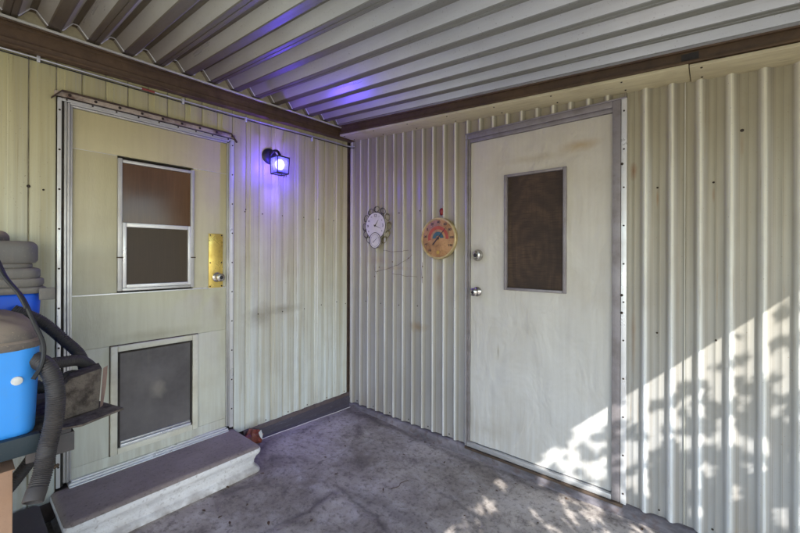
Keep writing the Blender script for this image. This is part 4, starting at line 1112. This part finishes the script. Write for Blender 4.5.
for i in range(60):
    u = random.uniform(1.78, 2.95); t = random.gauss(.7, .6)
    DK.append((u, line_z(u) - random.uniform(.11, .42), random.uniform(.022, .045), random.uniform(.010, .018), math.cos(t), math.sin(t)))
grid = {}
for h_ in H:
    for iu in range(int((h_[0] - .2) * 5), int((h_[0] + .2) * 5) + 1):
        for iv in range(math.floor((h_[1] - .2) * 5), math.floor((h_[1] + .2) * 5) + 1):
            grid.setdefault((iu, iv), []).append(h_)
def is_open(u, v):
    sd = line_z(u) - v
    if 0 < sd < .5:
        for (hu, hv, a, b, c, t) in DK:
            if abs(u - hu) < .05 and abs(v - hv) < .05 and (((u - hu) * c + (v - hv) * t) / a) ** 2 + ((-(u - hu) * t + (v - hv) * c) / b) ** 2 < 1: return False
    w0 = .10 + .05 * max(0, min(1, (u - 1.9) / .5)) + .11 * noise.noise(Vector((u * 11, v * 11, 0)))
    if u > 1.80 + .05 * noise.noise(Vector((v * 20, 1, 1))) and -.25 < sd < w0 and noise.noise(Vector(((u + v) * 9, (u - v) * 24, 3))) > -.42: return True
    for (hu, hv, a, b, c, t) in grid.get((int(u * 5), math.floor(v * 5)), ()):
        du, dv = u - hu, v - hv
        p_ = (du * c + dv * t) / (a + .011); q_ = (-du * t + dv * c) / (b + .011)
        if p_ * p_ + q_ * q_ < 1: return True
    return False
lv_, lf_ = [], []
def leaf(p, L):
    a = Vector((random.gauss(0, 1), random.gauss(0, 1), random.gauss(0, 1))).normalized()
    b = a.orthogonal().normalized(); b = (b * math.cos(random.random() * 6.3) + a.cross(b) * math.sin(random.random() * 6.3))
    w = L * .45; n = len(lv_)
    for q in (p - a * L, p + b * w - a * L * .2, p + a * L, p - b * w - a * L * .1): lv_.append(tuple(q))
    lf_.append((n, n + 1, n + 2, n + 3))
cnt = 0
while cnt < 52000:
    q = Vector((random.uniform(-1, 1), random.uniform(-1, 1), random.uniform(-1, 1)))
    if q.length > 1: continue
    p = Vector((4.78 + q.x * 1.02, -2.25 + q.y * 1.1, 2.75 + q.z * 1.15))
    if p.x < 3.78: continue
    t = -p.y / .9
    if is_open(p.x - t, p.z - .95 * t): continue
    leaf(p, random.uniform(.016, .030)); cnt += 1
me = bpy.data.meshes.new('crown'); me.from_pydata([tuple(Vector(q) - origin(TR)) for q in lv_], [], lf_); me.materials.append(M['leaf'])
link(bpy.data.objects.new('crown', me), TR)

# ------------------------------------------------------------------ light
w = bpy.data.worlds.new('World'); sc.world = w; w.use_nodes = True
nt = w.node_tree; nt.nodes.clear()
sky = nt.nodes.new('ShaderNodeTexSky'); sky.sky_type = 'NISHITA'; sky.sun_disc = False
elev = math.atan2(.95, math.hypot(1, .9)); sky.sun_elevation = elev; sky.sun_rotation = math.atan2(1, -.9)
sky.air_density = 1.0; sky.dust_density = .6; sky.ozone_density = 1.0
bg = nt.nodes.new('ShaderNodeBackground'); bg.inputs[1].default_value = .54
wo = nt.nodes.new('ShaderNodeOutputWorld'); nt.links.new(sky.outputs[0], bg.inputs[0]); nt.links.new(bg.outputs[0], wo.inputs[0])
sl = bpy.data.lights.new('sun', 'SUN'); sl.energy = 9; sl.angle = R(.30); sl.color = (1, .98, .95)
so = bpy.data.objects.new('sun', sl); link(so); so.location = (8, -8, 8)
so.rotation_euler = SD.to_track_quat('Z', 'Y').to_euler()

# ------------------------------------------------------------------ camera
f, yaw, pit, rol, sy, cxx, cyy, hh = 373.26, R(39.87), R(-.0427), R(.198), 10.954, 2.4046, -2.2101, 1.317
d = Vector((-math.sin(yaw) * math.cos(pit), math.cos(yaw) * math.cos(pit), -math.sin(pit)))
r = Vector((math.cos(yaw), math.sin(yaw), 0)); u = r.cross(d)
r2 = r * math.cos(rol) + u * math.sin(rol); u2 = -r * math.sin(rol) + u * math.cos(rol)
cd = bpy.data.cameras.new('camera'); cam = bpy.data.objects.new('camera', cd); link(cam)
mt = Matrix((r2, u2, -d)).transposed().to_4x4(); mt.translation = (cxx, cyy, hh); cam.matrix_world = mt
cd.sensor_width = 36; cd.lens = f / 800 * 36; cd.shift_y = -sy / 800; cd.clip_start = .02; cd.clip_end = 300
sc.camera = cam
sc.view_settings.view_transform = 'Standard'; sc.view_settings.look = 'None'; sc.view_settings.exposure = 0; sc.view_settings.gamma = 1
sc.render.engine = 'CYCLES'
sc.cycles.use_denoising = True; sc.cycles.max_bounces = 8; sc.cycles.diffuse_bounces = 5
sc.cycles.caustics_reflective = False; sc.cycles.caustics_refractive = False
sc.cycles.sample_clamp_indirect = 6
